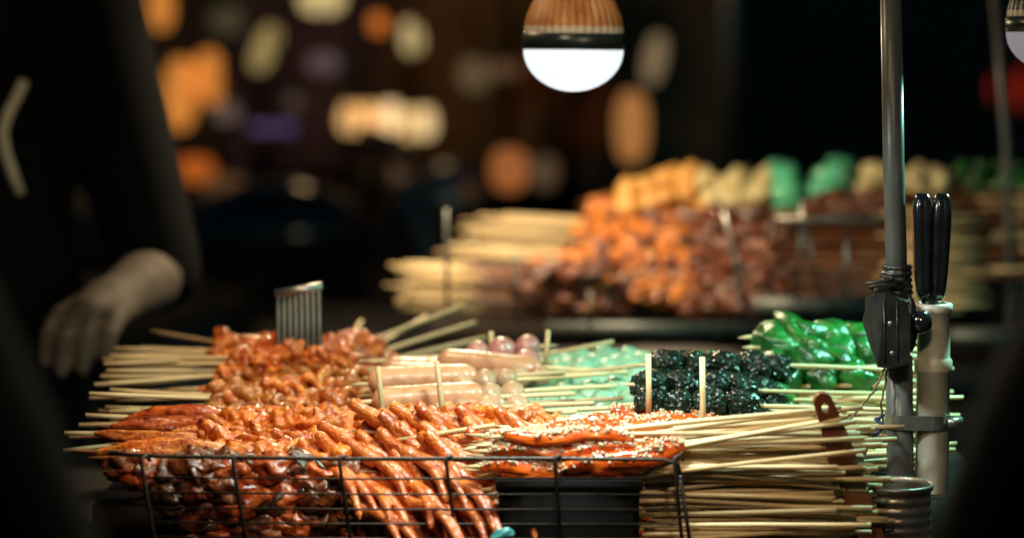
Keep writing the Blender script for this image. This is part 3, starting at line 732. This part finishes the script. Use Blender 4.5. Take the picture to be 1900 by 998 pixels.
# hose clamp
cl = thing('hose_clamp', 'steel hose clamp binding the pipe to the pole', 'clamp', P(1705, 780, 1.735))
mb = MB(); co = cl.location.copy(); cxa, cxb = P(1670, 780, 1.735).x - co.x, P(1727, 780, 1.735).x - co.x
ring = []
for k in range(13): a = math.pi / 2 + math.pi * k / 12; ring.append((cxa + .0108 * math.cos(a), .0108 * math.sin(a)))
for k in range(13): a = -math.pi / 2 + math.pi * k / 12; ring.append((cxb + .0132 * math.cos(a), .0132 * math.sin(a)))
n = len(ring); vs = []
for z in (-.0052, .0052):
    for (x, y) in ring: vs.append((x, y, z))
for z in (-.0052, .0052):
    for (x, y) in ring:
        cx = (cxa + cxb) / 2; vs.append((cx + (x - cx) * 1.03, y * 1.08, z))
fs = []
for k in range(n):
    k2 = (k + 1) % n
    fs += [[2 * n + k, 2 * n + k2, 3 * n + k2, 3 * n + k], [n + k, n + k2, k2, k], [k, k2, 2 * n + k2, 2 * n + k], [n + k2, n + k, 3 * n + k, 3 * n + k2]]
mb.add(vs, fs, 0, False); child(cl, mb.build('band', M_STEEL))
mb = MB().tube([(cxb + .010, -.011, 0), (cxb + .021, -.009, .0005)], .0036, 12); child(cl, mb.build('screw', M_STEEL))
# tin can
ca = thing('tin_can', 'ribbed dark tin can at the foot of the pole', 'can', P(1655, 1075, 1.665))
cz = lambda y: (P(1655, y, 1.665) - ca.location).z
prof = [(.0255, 0)]
for i in range(46):
    y = 1070 - i * 3.6; prof.append((.0265 + .0007 * math.sin(i * 1.25), cz(y)))
prof += [(.0275, cz(905)), (.0280, cz(899)), (.0276, cz(894)), (.0262, cz(896)), (.0258, cz(906)), (.0256, cz(1060)), (.0001, cz(1062))]
M_TIN = mat('tarnished tin', (.34, .30, .26), (.14, .11, .09), 50, .35, metal=.8, bump=.2, bscale=200)
child(ca, MB().lathe(prof, 56).build('can_body', M_TIN))
# brown handle with a hole
hd = thing('spatula', 'brown wooden spatula handle with a hole stuck among sticks', 'spatula', P(1600, 930, 1.636))
ho = hd.location.copy()
A, B = P(1521, 728, 1.606) - ho, P(1622, 1010, 1.640) - ho
ax = (B - A).normalized(); side = ax.cross(Vector((0, 1, 0))).normalized(); fw = side.cross(ax).normalized(); L = (B - A).length
mb = MB(); rows = []
ts = [.0072 * (1 - math.cos(math.pi / 2 * k / 10)) for k in range(11)] + [.0072 + (L - .0072) * k / 60 for k in range(1, 61)]
for t in ts:
    w = .0064 * math.sqrt(max(.0, 1 - (1 - t / .0072) ** 2)) if t < .0072 else .0064 + .0022 * min(1, (t - .0072) / .03)
    h = .0025 * math.sqrt(max(0, 1 - ((t - .0112) / .0040) ** 2)) if abs(t - .0112) < .0040 else 0
    rows.append((t, max(w, .0002), h))
vs = []
for (t, w, h) in rows:
    for dd in (-.0021, .0021):
        for x in (-w, -h, h, w): vs.append(A + ax * t + side * x + fw * dd)
fs = []
for i in range(len(rows) - 1):
    p_, q_ = 8 * i, 8 * (i + 1)
    for a_, b_ in ((0, 1), (2, 3)):
        fs.append([p_ + a_, p_ + b_, q_ + b_, q_ + a_]); fs.append([p_ + 4 + a_, q_ + 4 + a_, q_ + 4 + b_, p_ + 4 + b_])
    fs.append([p_, q_, q_ + 4, p_ + 4]); fs.append([p_ + 3, p_ + 7, q_ + 7, q_ + 3])
    if rows[i][2] > 0 or rows[i + 1][2] > 0: fs.append([p_ + 1, p_ + 5, q_ + 5, q_ + 1]); fs.append([p_ + 2, q_ + 2, q_ + 6, p_ + 6])
mb.add(vs, fs, 0, False); child(hd, mb.build('handle', M_TERRA))
mb = MB(); mb.box((-.014, -.001, -.03), (.014, .001, .0), M=Matrix.Translation(B + Vector((0, .001, 0))), bev=.0008); child(hd, mb.build('blade', M_TERRA))
# strings
def string(label, pts, m, r=.0009):
    w = [P(*p) for p in pts]; fine = []
    for i in range(len(w) - 1):
        for k in range(6):
            u = k / 6; p = w[i].lerp(w[i + 1], u); fine.append(p + Vector((J(.0006), J(.0006), J(.0006))))
    fine.append(w[-1]); o0 = fine[0].copy()
    mb = MB().tube([p - o0 for p in fine], r, 6)
    o = mb.build('string', m); o.location = o0; return tag(o, label, 'string')
string('brown twine slanting down left from the taped box', [(1642, 682, 1.722), (1625, 720, 1.715), (1600, 752, 1.71), (1572, 782, 1.70)], M_TWINE)
string('short dark twine hanging straight down from the taped box', [(1645, 684, 1.722), (1643, 715, 1.722), (1634, 750, 1.72), (1640, 790, 1.72)], M_TWINE, .0008)
string('blue twine knotted to the pole and hanging among sticks', [(1640, 770, 1.72), (1626, 778, 1.715), (1640, 792, 1.712), (1628, 802, 1.712), (1615, 812, 1.71), (1604, 840, 1.708), (1598, 868, 1.705)], M_BLUE, .0013)

# ribbed metal holder behind the meat
rt = thing('slotted_turner', 'ribbed metal turner head standing up behind the orange meat', 'turner', P(555, 690, 1.95))
ro = rt.location.copy(); wdt = P(598, 640, 1.95).x - P(510, 640, 1.95).x; zt = (P(555, 538, 1.95) - ro).z
mb = MB().box((-wdt / 2, .0012, -.03), (wdt / 2, .002, zt - .002)); child(rt, mb.build('back_plate', M_CLOTHB))
for k in range(8):
    x = -wdt / 2 + .0026 + (wdt - .0052) * k / 7
    mb = MB().tube([(x, 0, -.03), (x, 0, zt * .5), (x * .985, 0, zt - .002 + .006 * x / wdt)], .0016, 10); child(rt, mb.build('tine', M_PLATE))
mb = MB().tube([(-wdt / 2 * .985, -.001, zt - .003), (wdt / 2 * .985, .002, zt + .003)], .0034, 12); child(rt, mb.build('top_lip', M_STEEL))
# small clear cup in the back left
M_CLEAR = mat('clear plastic', (.85, .9, .9), None, rough=.08, transm=1., spec=.5)
cp = thing('plastic_cup', 'small clear plastic cup behind the left sticks', 'cup', P(335, 690, 2.12))
child(cp, MB().lathe([(.0001, 0), (.013, 0), (.0155, .022), (.016, .0225), (.0150, .022), (.0125, .0012), (.0001, .0012)], 32).build('cup_body', M_CLEAR))

# ------------------------------------------------------------------ far stall heap
R = random.Random(21)
lab, grp = 'blurred skewer in the low far stack with sticks ending at left', 'low far skewers with sticks left'
for row in range(12):
    for k in range(3):
        y = 490 + row * 7.6 + J(4); d = 2.66 + k * .035 + J(.01)
        K_RMEAT.place(P(1135 + J(30), y + 12, d), P(752 + J(18), y, d + J(.01)), lab, grp, R.uniform(0, 6), R)
lab, grp = 'blurred pale skewer in the upper far stack with orange meat', 'upper far skewers with sticks left'
for row in range(7):
    for k in range(4):
        y = 404 + row * 12 + J(5); d = 2.84 - row * .02 + k * .03 + J(.01)
        K_FAR.place(P(1262 + J(40) - row * 6, y + 16 - row * 1, d), P(900 + J(22), y - 2, d + J(.02)), lab, grp, R.uniform(0, 6), R)
lab, grp = 'blurred orange meat skewer on the crest of the far heap', 'far meat skewers on the crest'
for row in range(8):
    for k in range(4):
        x = 1100 + k * 50 + J(20); y = 372 + row * 24 + k * 4 + J(8); d = 2.86 - row * .028 + J(.01)
        K_FAR.place(P(x, y, d), P(x + 330, y + 26 + J(14), d + .03 + J(.02)), lab, grp, R.uniform(0, 6), R)
lab, grp = 'brown skewer in the tall far bank of sticks pointing right', 'far bank of sticks pointing right'
for row in range(14):
    for k in range(5):
        y = 392 + row * 14 + J(5); d = 2.82 - row * .012 - k * .018 + J(.01)
        x = 1265 + k * 26 + J(25)
        K_DARK.place(P(x, y + 4, d), P(x + 380, y + J(9), d + J(.02)), lab, grp, R.uniform(0, 6), R)
lab, grp = 'dim skewer at the far right whose stick ends face the edge', 'far right skewers'
for row in range(13):
    for k in range(3):
        y = 362 + row * 15 + J(6); d = 2.80 - row * .008 + J(.02)
        x = 1530 + k * 60 + J(30)
        K_DARK.place(P(x, y + 6, d), P(x + 330, y + J(10), d + J(.02)), lab, grp, R.uniform(0, 6), R)
spec = [(1160, K_TOFU, 348), (1195, K_TOFU, 340), (1235, K_TOFU, 325), (1268, K_TOFU, 322), (1290, K_TOFU, 345), (1330, K_CURD, 345), (1380, K_CURD, 345), (1660, K_CURD, 330), (1310, K_CURD, 330), (1358, K_CURD, 328), (1405, K_CURD, 326), (1462, K_JADE, 330), (1545, K_JADE, 322), (1610, K_CURD, 316), (1640, K_CURD, 322), (1700, K_CURD, 322), (1735, K_CURD, 328)]
nm = {K_TOFU: ('blurred golden tofu skewer on top of the far heap', 'far tofu skewers'), K_CURD: ('blurred cream bean curd skewer on top of the far heap', 'far bean curd skewers'), K_JADE: ('blurred jade green jelly skewer on top of the far heap', 'far green jelly skewers')}
for x, kd, y in spec:
    for r in range(2):
        s = P(x + J(8), y + 16 + r * 28, 2.86 - r * .02)
        kd.place(s, s + Vector((.03 + J(.02), .2, .012)), *nm[kd], J(.3), R)
lab, grp = 'blurred dark green pepper skewer at the right end of the far heap', 'far pepper skewers'
for x, y in ((1775, 318), (1790, 338), (1815, 322), (1840, 345), (1800, 350), (1870, 340)):
    K_PEP.place(P(x, y, 2.85), P(x + 200, y + 10, 2.95), lab, grp, J(2), R)
fr = thing('wire_rail', 'blurred wire rail in front of the far heap', 'wire rack', P(1300, 600, 2.50)); fo = fr.location.copy()
for x0, y0, x1, y1 in ((828, 388, 830, 590), (958, 470, 962, 600), (1095, 540, 1095, 605), (1345, 395, 1392, 608), (1490, 372, 1478, 560), (1488, 400, 1528, 560), (1572, 420, 1568, 560)):
    child(fr, MB().tube([P(x0, y0, 2.50) - fo, P(x1, y1, 2.50) - fo], .0021, 8).build('upright_wire', M_STEEL))
child(fr, MB().tube([P(1440, 408, 2.50) - fo, P(1640, 408, 2.50) - fo], .0042, 8).build('cross_wire', M_PLATE))
a, b = P(1400, 590, 2.57), P(1640, 555, 2.57)
o = thing('steel_pan', 'blurred grey steel pan edge behind the green peppers', 'pan', (a.x, 2.57, a.z))
child(o, MB().box((0, 0, 0), (b.x - a.x, .05, b.z - a.z), bev=.003).build('pan_body', M_PAN))
a, b = P(1770, 645, 2.5), P(1900, 615, 2.5)
o = thing('steel_pan', 'dim grey pan edge at the right behind the white pipe', 'pan', (a.x, 2.5, a.z))
child(o, MB().box((0, 0, 0), (b.x - a.x + .05, .05, b.z - a.z), bev=.003).build('pan_body', M_PAN))
a, b = P(1838, -120, 2.7), P(1868, 270, 2.7)
o = MB().tube([(0, 0, 0), b - a, P(1890, 1000, 2.7) - a], .0055, 14).build('stall_pole', M_GALV); o.location = a
tag(o, 'thin blurred pole leaning at the far right', 'pole')

# ------------------------------------------------------------------ people
def fuse(name, mb, m, vox, it=6):
    """one continuous surface out of overlapping shapes"""
    o = link('tmp', mb.mesh('tmp', m)); rm = o.modifiers.new('r', 'REMESH'); rm.mode = 'VOXEL'; rm.voxel_size = vox; rm.use_smooth_shade = True
    sm = o.modifiers.new('s', 'SMOOTH'); sm.iterations = it
    ev = o.evaluated_get(bpy.context.evaluated_depsgraph_get()); out = bpy.data.meshes.new_from_object(ev); out.name = name
    bpy.data.objects.remove(o)
    for p_ in out.polygons: p_.use_smooth = True
    return out
def loft(mb, secs, seg=28):
    """closed loft through elliptical sections (centre, rx, ry), lying in level planes"""
    vs, fs = [], []; n = len(secs)
    for (c, rx, ry) in secs:
        for k in range(seg):
            a = 2 * math.pi * k / seg; vs.append((c[0] + rx * math.cos(a), c[1] + ry * math.sin(a), c[2]))
    for i in range(n - 1):
        for k in range(seg):
            k2 = (k + 1) % seg; fs.append([i * seg + k, i * seg + k2, (i + 1) * seg + k2, (i + 1) * seg + k])
    fs += [list(range(seg))[::-1], [(n - 1) * seg + k for k in range(seg)]]
    mb.add(vs, fs)
TORSO = [(.86, .14, .10), (.95, .165, .115), (1.06, .145, .105), (1.16, .145, .105), (1.28, .165, .115), (1.36, .175, .105), (1.41, .14, .085), (1.445, .075, .065)]
def limb(mb, pts, rad): mb.tube(pts, rad, 16); [blob(mb, p_, (r_, r_, r_), sub=2, amp=0) for p_, r_ in zip(pts, rad)]
def mid(a, b, u=.5): return Vector(a).lerp(Vector(b), u)
def person(label, base, arms, bare=None, cloth=None):
    """arms: for each side shoulder, elbow, wrist relative to base; faces -y by default"""
    t = thing('person', label, 'person', base)
    b, sh, tr_ = MB(), MB(), MB()
    loft(b, [((0, 0, z), rx - .012, ry - .012) for z, rx, ry in TORSO])
    loft(sh, [((0, 0, z), rx + (.022 if z < 1.2 else .012), ry + (.022 if z < 1.2 else .010)) for z, rx, ry in TORSO])
    limb(b, [(0, .005, 1.42), (0, -.005, 1.47), (0, -.012, 1.53)], [.055, .052, .055])
    blob(b, (0, -.02, 1.615), (.074, .092, .112), amp=0, sub=3); blob(b, (0, -.055, 1.56), (.045, .045, .05), amp=0, sub=3)
    blob(b, (0, -.112, 1.605), (.013, .018, .022), amp=0, sub=2)
    for sx in (-1, 1): blob(b, (sx * .075, .0, 1.61), (.012, .022, .032), amp=0, sub=2)
    for sd, (S, E_, W) in arms.items():
        S, E_, W = Vector(S), Vector(E_), Vector(W)
        limb(b, [S, mid(S, E_, .5), E_, mid(E_, W, .3), W], [.052, .044, .034, .034, .025])
        if bare == sd: limb(sh, [S, mid(S, E_, .5), mid(S, E_, .99)], [.062, .054, .046])
        else: limb(sh, [S, mid(S, E_, .5), E_, mid(E_, W, .5), mid(E_, W, .96)], [.064, .057, .053, .049, .040])
        d = (W - E_).normalized(); nrm = Vector((0, 0, 1)).cross(d); nrm = nrm.normalized() if nrm.length > .1 else Vector((1, 0, 0)); dn = d.cross(nrm)
        if dn.z > 0: dn = -dn
        limb(b, [W, W + d * .03, W + d * .075], [.026, .028, .022])
        for off in (-.026, -.009, .009, .026): limb(b, [W + d * .02 + nrm * off * .6, W + d * .082 + nrm * off], [.014, .0125])
        for off, ln in ((-.029, .060), (-.010, .072), (.010, .068), (.029, .052)):
            b0 = W + d * .082 + nrm * off; b1 = b0 + d * ln * .45 + dn * ln * .2; b2 = b1 + d * ln * .2 + dn * ln * .38
            limb(b, [b0, b1, b2], [.0105, .0092, .0075])
        s_ = -1 if sd == 'l' else 1
        t0 = W + d * .025 - nrm * .026 * s_; limb(b, [t0, t0 + d * .032 - nrm * .016 * s_ + dn * .01, t0 + d * .058 - nrm * .016 * s_ + dn * .022], [.013, .0105, .008])
    for sx in (-1, 1):
        limb(b, [(sx * .09, 0, .88), (sx * .10, -.01, .48), (sx * .10, .02, .09)], [.082, .052, .038])
        limb(tr_, [(sx * .09, 0, .88), (sx * .10, -.01, .48), (sx * .10, .02, .11)], [.098, .074, .062])
        limb(b, [(sx * .10, .03, .05), (sx * .115, -.12, .035)], [.042, .034])
    loft(tr_, [((0, 0, .84), .16, .12), ((0, 0, .96), .178, .13), ((0, 0, 1.0), .17, .125)])
    child(t, link('body', fuse('body', b, M_SKINP, .0042, 4)))
    child(t, link('shirt', fuse('shirt', sh, cloth or M_CLOTHB, .008, 8)))
    child(t, link('trousers', fuse('trousers', tr_, M_CLOTHB, .009, 8)))
    mb = MB(); blob(mb, (0, .012, 1.655), (.084, .100, .090), 3, .06, 2, 3); child(t, mb.build('hair', M_HAIR))
    return t
# vendor behind the left end of the front tray (faces the camera)
bx, by = P(-172, 300, 2.46).x, 2.46
def pl(px, py, d): p_ = P(px, py, d); return (p_.x - bx, p_.y - by, p_.z)
vendor = person('person in black shirt with bare forearm lowered over the left sticks', (bx, by, 0),
       {'l': ((-.18, 0, 1.37), (-.25, .03, 1.12), (-.20, -.12, .97)), 'r': ((.165, 0, 1.365), pl(296, 508, 2.45), pl(218, 556, 2.33))}, bare='r')
sh_o = [c for c in vendor.children if c.name.startswith('shirt')][0]
vb = Vector((bx, by, 0)); lens = Vector((0, 0, CAMZ)); pts = []
bpy.context.view_layer.update()
for (x, y) in ((44, 150), (30, 180), (14, 210), (3, 245), (10, 285), (22, 322), (36, 360)):
    q = P(x, y, 2.3) - vb; o_ = lens - vb; ok, hit, nn, _ = sh_o.ray_cast(o_, (q - o_).normalized())
    pts.append(hit + nn * .001 if ok else q)
child(vendor, MB().tube(pts, .0062, 10).build('stripe', M_STRIPE))
# two customers close to the lens, only their dark sleeves reach into the picture
cb = Vector((.52, .70, 0))
def rl(b_, px, py, d): return tuple(P(px, py, d) - b_)
person('person in black sleeves close by at the lower right corner', cb, {'l': ((-.18, 0, 1.37), rl(cb, 2210, 470, .95), rl(cb, 1850, 1150, .95)), 'r': ((.18, 0, 1.37), (.25, .02, 1.10), (.22, .14, .92))})
cb = Vector((-.52, .66, 0))
person('person in black sleeves close by at the lower left corner', cb, {'l': ((-.18, 0, 1.37), (-.25, .02, 1.10), (-.22, .14, .92)), 'r': ((.18, 0, 1.37), rl(cb, -275, 560, .92), rl(cb, 50, 1160, .92))})

# ------------------------------------------------------------------ far background
wl = thing('brick_wall', 'dark brick wall closing the far side of the street', 'wall', (0, 14, 0))
child(wl, MB().box((-12, 0, 0), (12, .4, 6)).build('wall_body', M_WALL))
def lamp(label, x, y, d, w, h, c, s, name='lantern_or_glow', cat='lantern', grp=None, lean=0.):
    """hanging lantern or added dim glow: lit body, two caps, cord"""
    sc = d / 4486.; W, H = w * sc / 2, h * sc / 2; loc = P(x, y, d)
    t = thing(name, label, cat, loc, grp, rot=(0, lean, 0))
    prof = []
    for i in range(17):
        a = -math.pi / 2 + math.pi * i / 16
        prof.append((max(.3 * W, W * (abs(math.cos(a)) ** .6)) * (1 + .03 * (i % 2)), H * math.sin(a)))
    child(t, MB().lathe(prof, 24).build('shade', glow('lit shade', c, s)))
    child(t, MB().lathe([(.0001, H + .004), (.32 * W, H + .004), (.32 * W, H), (.0001, H)], 16).build('cap', M_BLACK))
    child(t, MB().tube([(0, 0, H), (0, 0, H + .8)], .004, 6).build('cable', M_BLACK))
    return t
OR, CR = (.62, .21, .035), (.62, .46, .20)
lamp('orange paper lantern at the top left beside the dark figure', 298, 15, 7, 45, 80, OR, .95)
lamp('tall orange paper lantern beside the dark figure at left', 335, 175, 7, 62, 130, OR, 1.0, lean=.08)
lamp('orange lantern just right of the tall orange one', 392, 145, 7, 52, 100, OR, .95, lean=-.15)
lamp('dim red orange lantern low at left beside the figure', 362, 315, 7, 70, 45, (.5, .11, .012), .8)
lamp('cream lantern leaning at the upper left', 492, 90, 7, 40, 90, (.40, .30, .11), .75, lean=.4)
lamp('bright cream lantern cut by the top edge', 597, 0, 7, 80, 50, CR, 1.1)
lamp('round orange lantern at the top beside a cream one', 702, 45, 7, 30, 34, (.62, .16, .02), 1.)
lamp('cream lantern right of the round orange one at the top', 762, 70, 7, 40, 60, CR, .95, lean=-.25)
for k, (x, y, c) in enumerate(((650, 225, (.9, .50, .18)), (684, 226, (.8, .42, .14)), (724, 222, (1., .68, .34)), (760, 234, (.85, .55, .22)), (788, 232, (.85, .58, .26)))):
    loc = P(x, y, 7.1); t = thing('string_bulb', 'small warm bulb in the row of blurred lights at centre left', 'light bulb', loc, 'row of far string bulbs')
    child(t, MB().lathe([(.0001, -.04), (.025, -.03), (.034, 0), (.027, .03), (.02, .05)], 20).build('globe', glow('lit globe', c, 1.15)))
    child(t, MB().lathe([(.021, .0501), (.021, .09), (.0001, .091)], 16).build('socket', M_BLACK))
lamp('dull orange lantern at centre above the far sticks', 945, 315, 5.5, 70, 80, (.36, .11, .03), .9)
lamp('tall dull orange lantern below and right of the main bulb', 1172, 235, 6, 60, 130, (.40, .16, .045), .95)
lamp('faint tan lantern right of the main bulb', 1215, 110, 7, 36, 90, (.26, .18, .095), .8, lean=.2)
lamp('peach coloured small lantern low at left centre', 512, 388, 6.5, 30, 42, (.42, .23, .11), 1.)
lamp('thin red lantern light at the far right beside the pole', 1843, 165, 8, 4, 40, (.6, .03, .01), .9)
lamp('red lantern light cut by the right edge', 1894, 165, 8, 9, 70, (.6, .03, .01), .9)
for lbl, x, y, w, h, c in (('added faint brown glow left of the main bulb', 880, 140, 60, 60, (.10, .065, .03)), ('added faint mauve glow below the cream lights at the top', 600, 118, 60, 36, (.09, .06, .06)),
        ('added faint brown glow under the row of small bulbs', 745, 310, 40, 70, (.10, .055, .03)), ('added faint mauve glow left of the purple valance', 420, 210, 50, 34, (.11, .07, .06)),
        ('added dull rust glow low between figure and motorbike', 415, 345, 80, 40, (.09, .04, .015)), ('added faint plum glow low in the middle dark', 650, 450, 60, 40, (.035, .018, .03)),
        ('added faint tan glow between the two cream lanterns at top', 545, 190, 26, 30, (.07, .045, .035)), ('added faint brown glow close to the left of the main bulb', 940, 130, 50, 30, (.12, .06, .03)),
        ('added dim rust glow left of the dull orange lantern', 770, 400, 60, 40, (.035, .02, .014)), ('added faint olive glow at the top beside the dark figure', 420, 40, 60, 50, (.05, .042, .02)),
        ('added faint tan glow right of the dull orange lantern', 1010, 320, 50, 60, (.085, .05, .028))):
    lamp(lbl, x, y, 6.2, w, h, c, 1.)  # dim glowing shapes added for brown and mauve patches in the background
for k, (x, y, c) in enumerate(((1125, 255, (.10, .05, .025)), (536, 170, (.09, .055, .045)), (330, 45, (.5, .24, .08)), (470, 60, (.2, .15, .07)))):
    loc = P(x, y, 9.); t = thing('string_bulb', ('small faint bulb left of the tall dull orange lantern', 'small faint mauve bulb above the purple valance', 'small warm bulb beside the orange lantern at top left', 'small faint bulb left of the bright cream lantern')[k], 'light bulb', loc)
    child(t, MB().lathe([(.0001, -.05), (.03, -.04), (.042, 0), (.03, .04), (.02, .05)], 20).build('globe', glow('lit globe', c, 1.)))
    child(t, MB().lathe([(.021, .0501), (.021, .09), (.0001, .091)], 16).build('socket', M_BLACK))
# far stall with cloth, lit by an added point light out front
fs_ = thing('market_stall', 'dim far market stall with a purple valance', 'market stall', P(650, 600, 8.2)); fo = fs_.location.copy(); gz = -fo.z
M_PURP = mat('purple cloth', (.16, .08, .40), (.22, .12, .48), 6, .8)
M_TAN = mat('tan canvas', (.30, .20, .12), (.22, .14, .08), 4, .85, bump=.2, bscale=30)
child(fs_, MB().box((-1.2, -.4, gz + .0), (1.3, .4, gz + .78), bev=.01).build('counter', M_TAN))
for x in (-1.15, 1.25): child(fs_, MB().tube([(x, -.35, gz), (x, -.35, gz + 2.4)], .025, 10).build('post', M_STEEL))
child(fs_, MB().box((-1.3, -.5, gz + 2.4), (1.4, .6, gz + 2.46), bev=.01).build('canopy', M_TAN))
child(fs_, MB().box((-1.2, .36, gz + .79), (1.3, .40, gz + 2.3)).build('back_cloth', M_TAN))
pa, pb = P(462, 245, 7.3) - fo, P(550, 230, 7.3) - fo
mb = MB(); mb.box((pa.x, pa.y - .02, pa.z), (pb.x, pa.y + .02, pb.z), bev=.01); child(fs_, mb.build('valance', glow('self lit purple cloth', (.11, .07, .19), .8)))  # cloth given its own glow in place of light falling on it
ld = bpy.data.lights.new('stall_fill', 'POINT'); ld.energy = 7; ld.color = (1, .62, .32); ld.shadow_soft_size = .08  # unseen fill added to light the far figures and cloth
lo = link('stall_fill', ld, fs_, (.15, -1.5, gz + 2.1))
hang = {'l': ((-.18, 0, 1.37), (-.24, .02, 1.10), (-.22, -.10, .88)), 'r': ((.18, 0, 1.37), (.24, .02, 1.10), (.20, -.14, .92))}
for lbl, px, d_, c in (('far blurred person in mauve shirt before the market stall', 575, 7.7, (.16, .10, .12)), ('far blurred person in brown shirt right of the row of small bulbs', 862, 7.62, (.20, .11, .05)),
                       ('far blurred person in rust shirt behind the dull orange lantern', 985, 7.7, (.26, .09, .03))):
    q = P(px, 300, d_); person(lbl, (q.x, d_, 0), hang, cloth=mat('shirt cloth', c, tuple(v * .7 for v in c), 8, .9, spec=.1))
# parked motorbike in the dark street
mk = thing('motorbike', 'dark parked motorbike in the unlit street at left', 'motorbike', (P(420, 500, 5.6).x, 5.6, 0))
def wheel(x):
    mb = MB(); mb.tube([(x + .26 * math.cos(a), 0, .31 + .26 * math.sin(a)) for a in [2 * math.pi * k / 28 for k in range(29)]], .05, 10, cap=False)
    w = child(mk, mb.build('wheel', M_BLACK))
    mb = MB()
    for k in range(6): a = math.pi * k / 6; mb.tube([(x + .22 * math.cos(a), 0, .31 + .22 * math.sin(a)), (x - .22 * math.cos(a), 0, .31 - .22 * math.sin(a))], .006, 6)
    mb.build('spokes', M_STEEL, w)
wheel(-.62); wheel(.62)
mb = MB(); blob(mb, (.12, 0, .82), (.24, .14, .13), 1, .1, 1, 3); child(mk, mb.build('fuel_tank', M_GLOSSB))
mb = MB(); blob(mb, (-.32, 0, .80), (.34, .13, .07), 2, .1, 1, 3); child(mk, mb.build('saddle', M_BLACK))
mb = MB(); blob(mb, (.02, 0, .45), (.22, .15, .18), 3, .25, 2, 3); child(mk, mb.build('engine', M_STEEL))
child(mk, MB().tube([(.62, .05, .31), (.42, .05, .95)], .025, 8).tube([(.62, -.05, .31), (.42, -.05, .95)], .025, 8).build('fork', M_STEEL))
child(mk, MB().tube([(.30, -.36, 1.05), (.36, -.2, 1.04), (.42, 0, .98), (.36, .2, 1.04), (.30, .36, 1.05)], .016, 8).build('handlebar', M_BLACK))
mb = MB(); blob(mb, (.52, 0, .90), (.09, .09, .09), 5, 0, 1, 3); child(mk, mb.build('headlight', M_STEEL))
child(mk, MB().tube([(-.62, 0, .33), (-.2, .02, .55), (.3, 0, .72), (.42, 0, .9)], .03, 8).build('frame', M_BLACK))
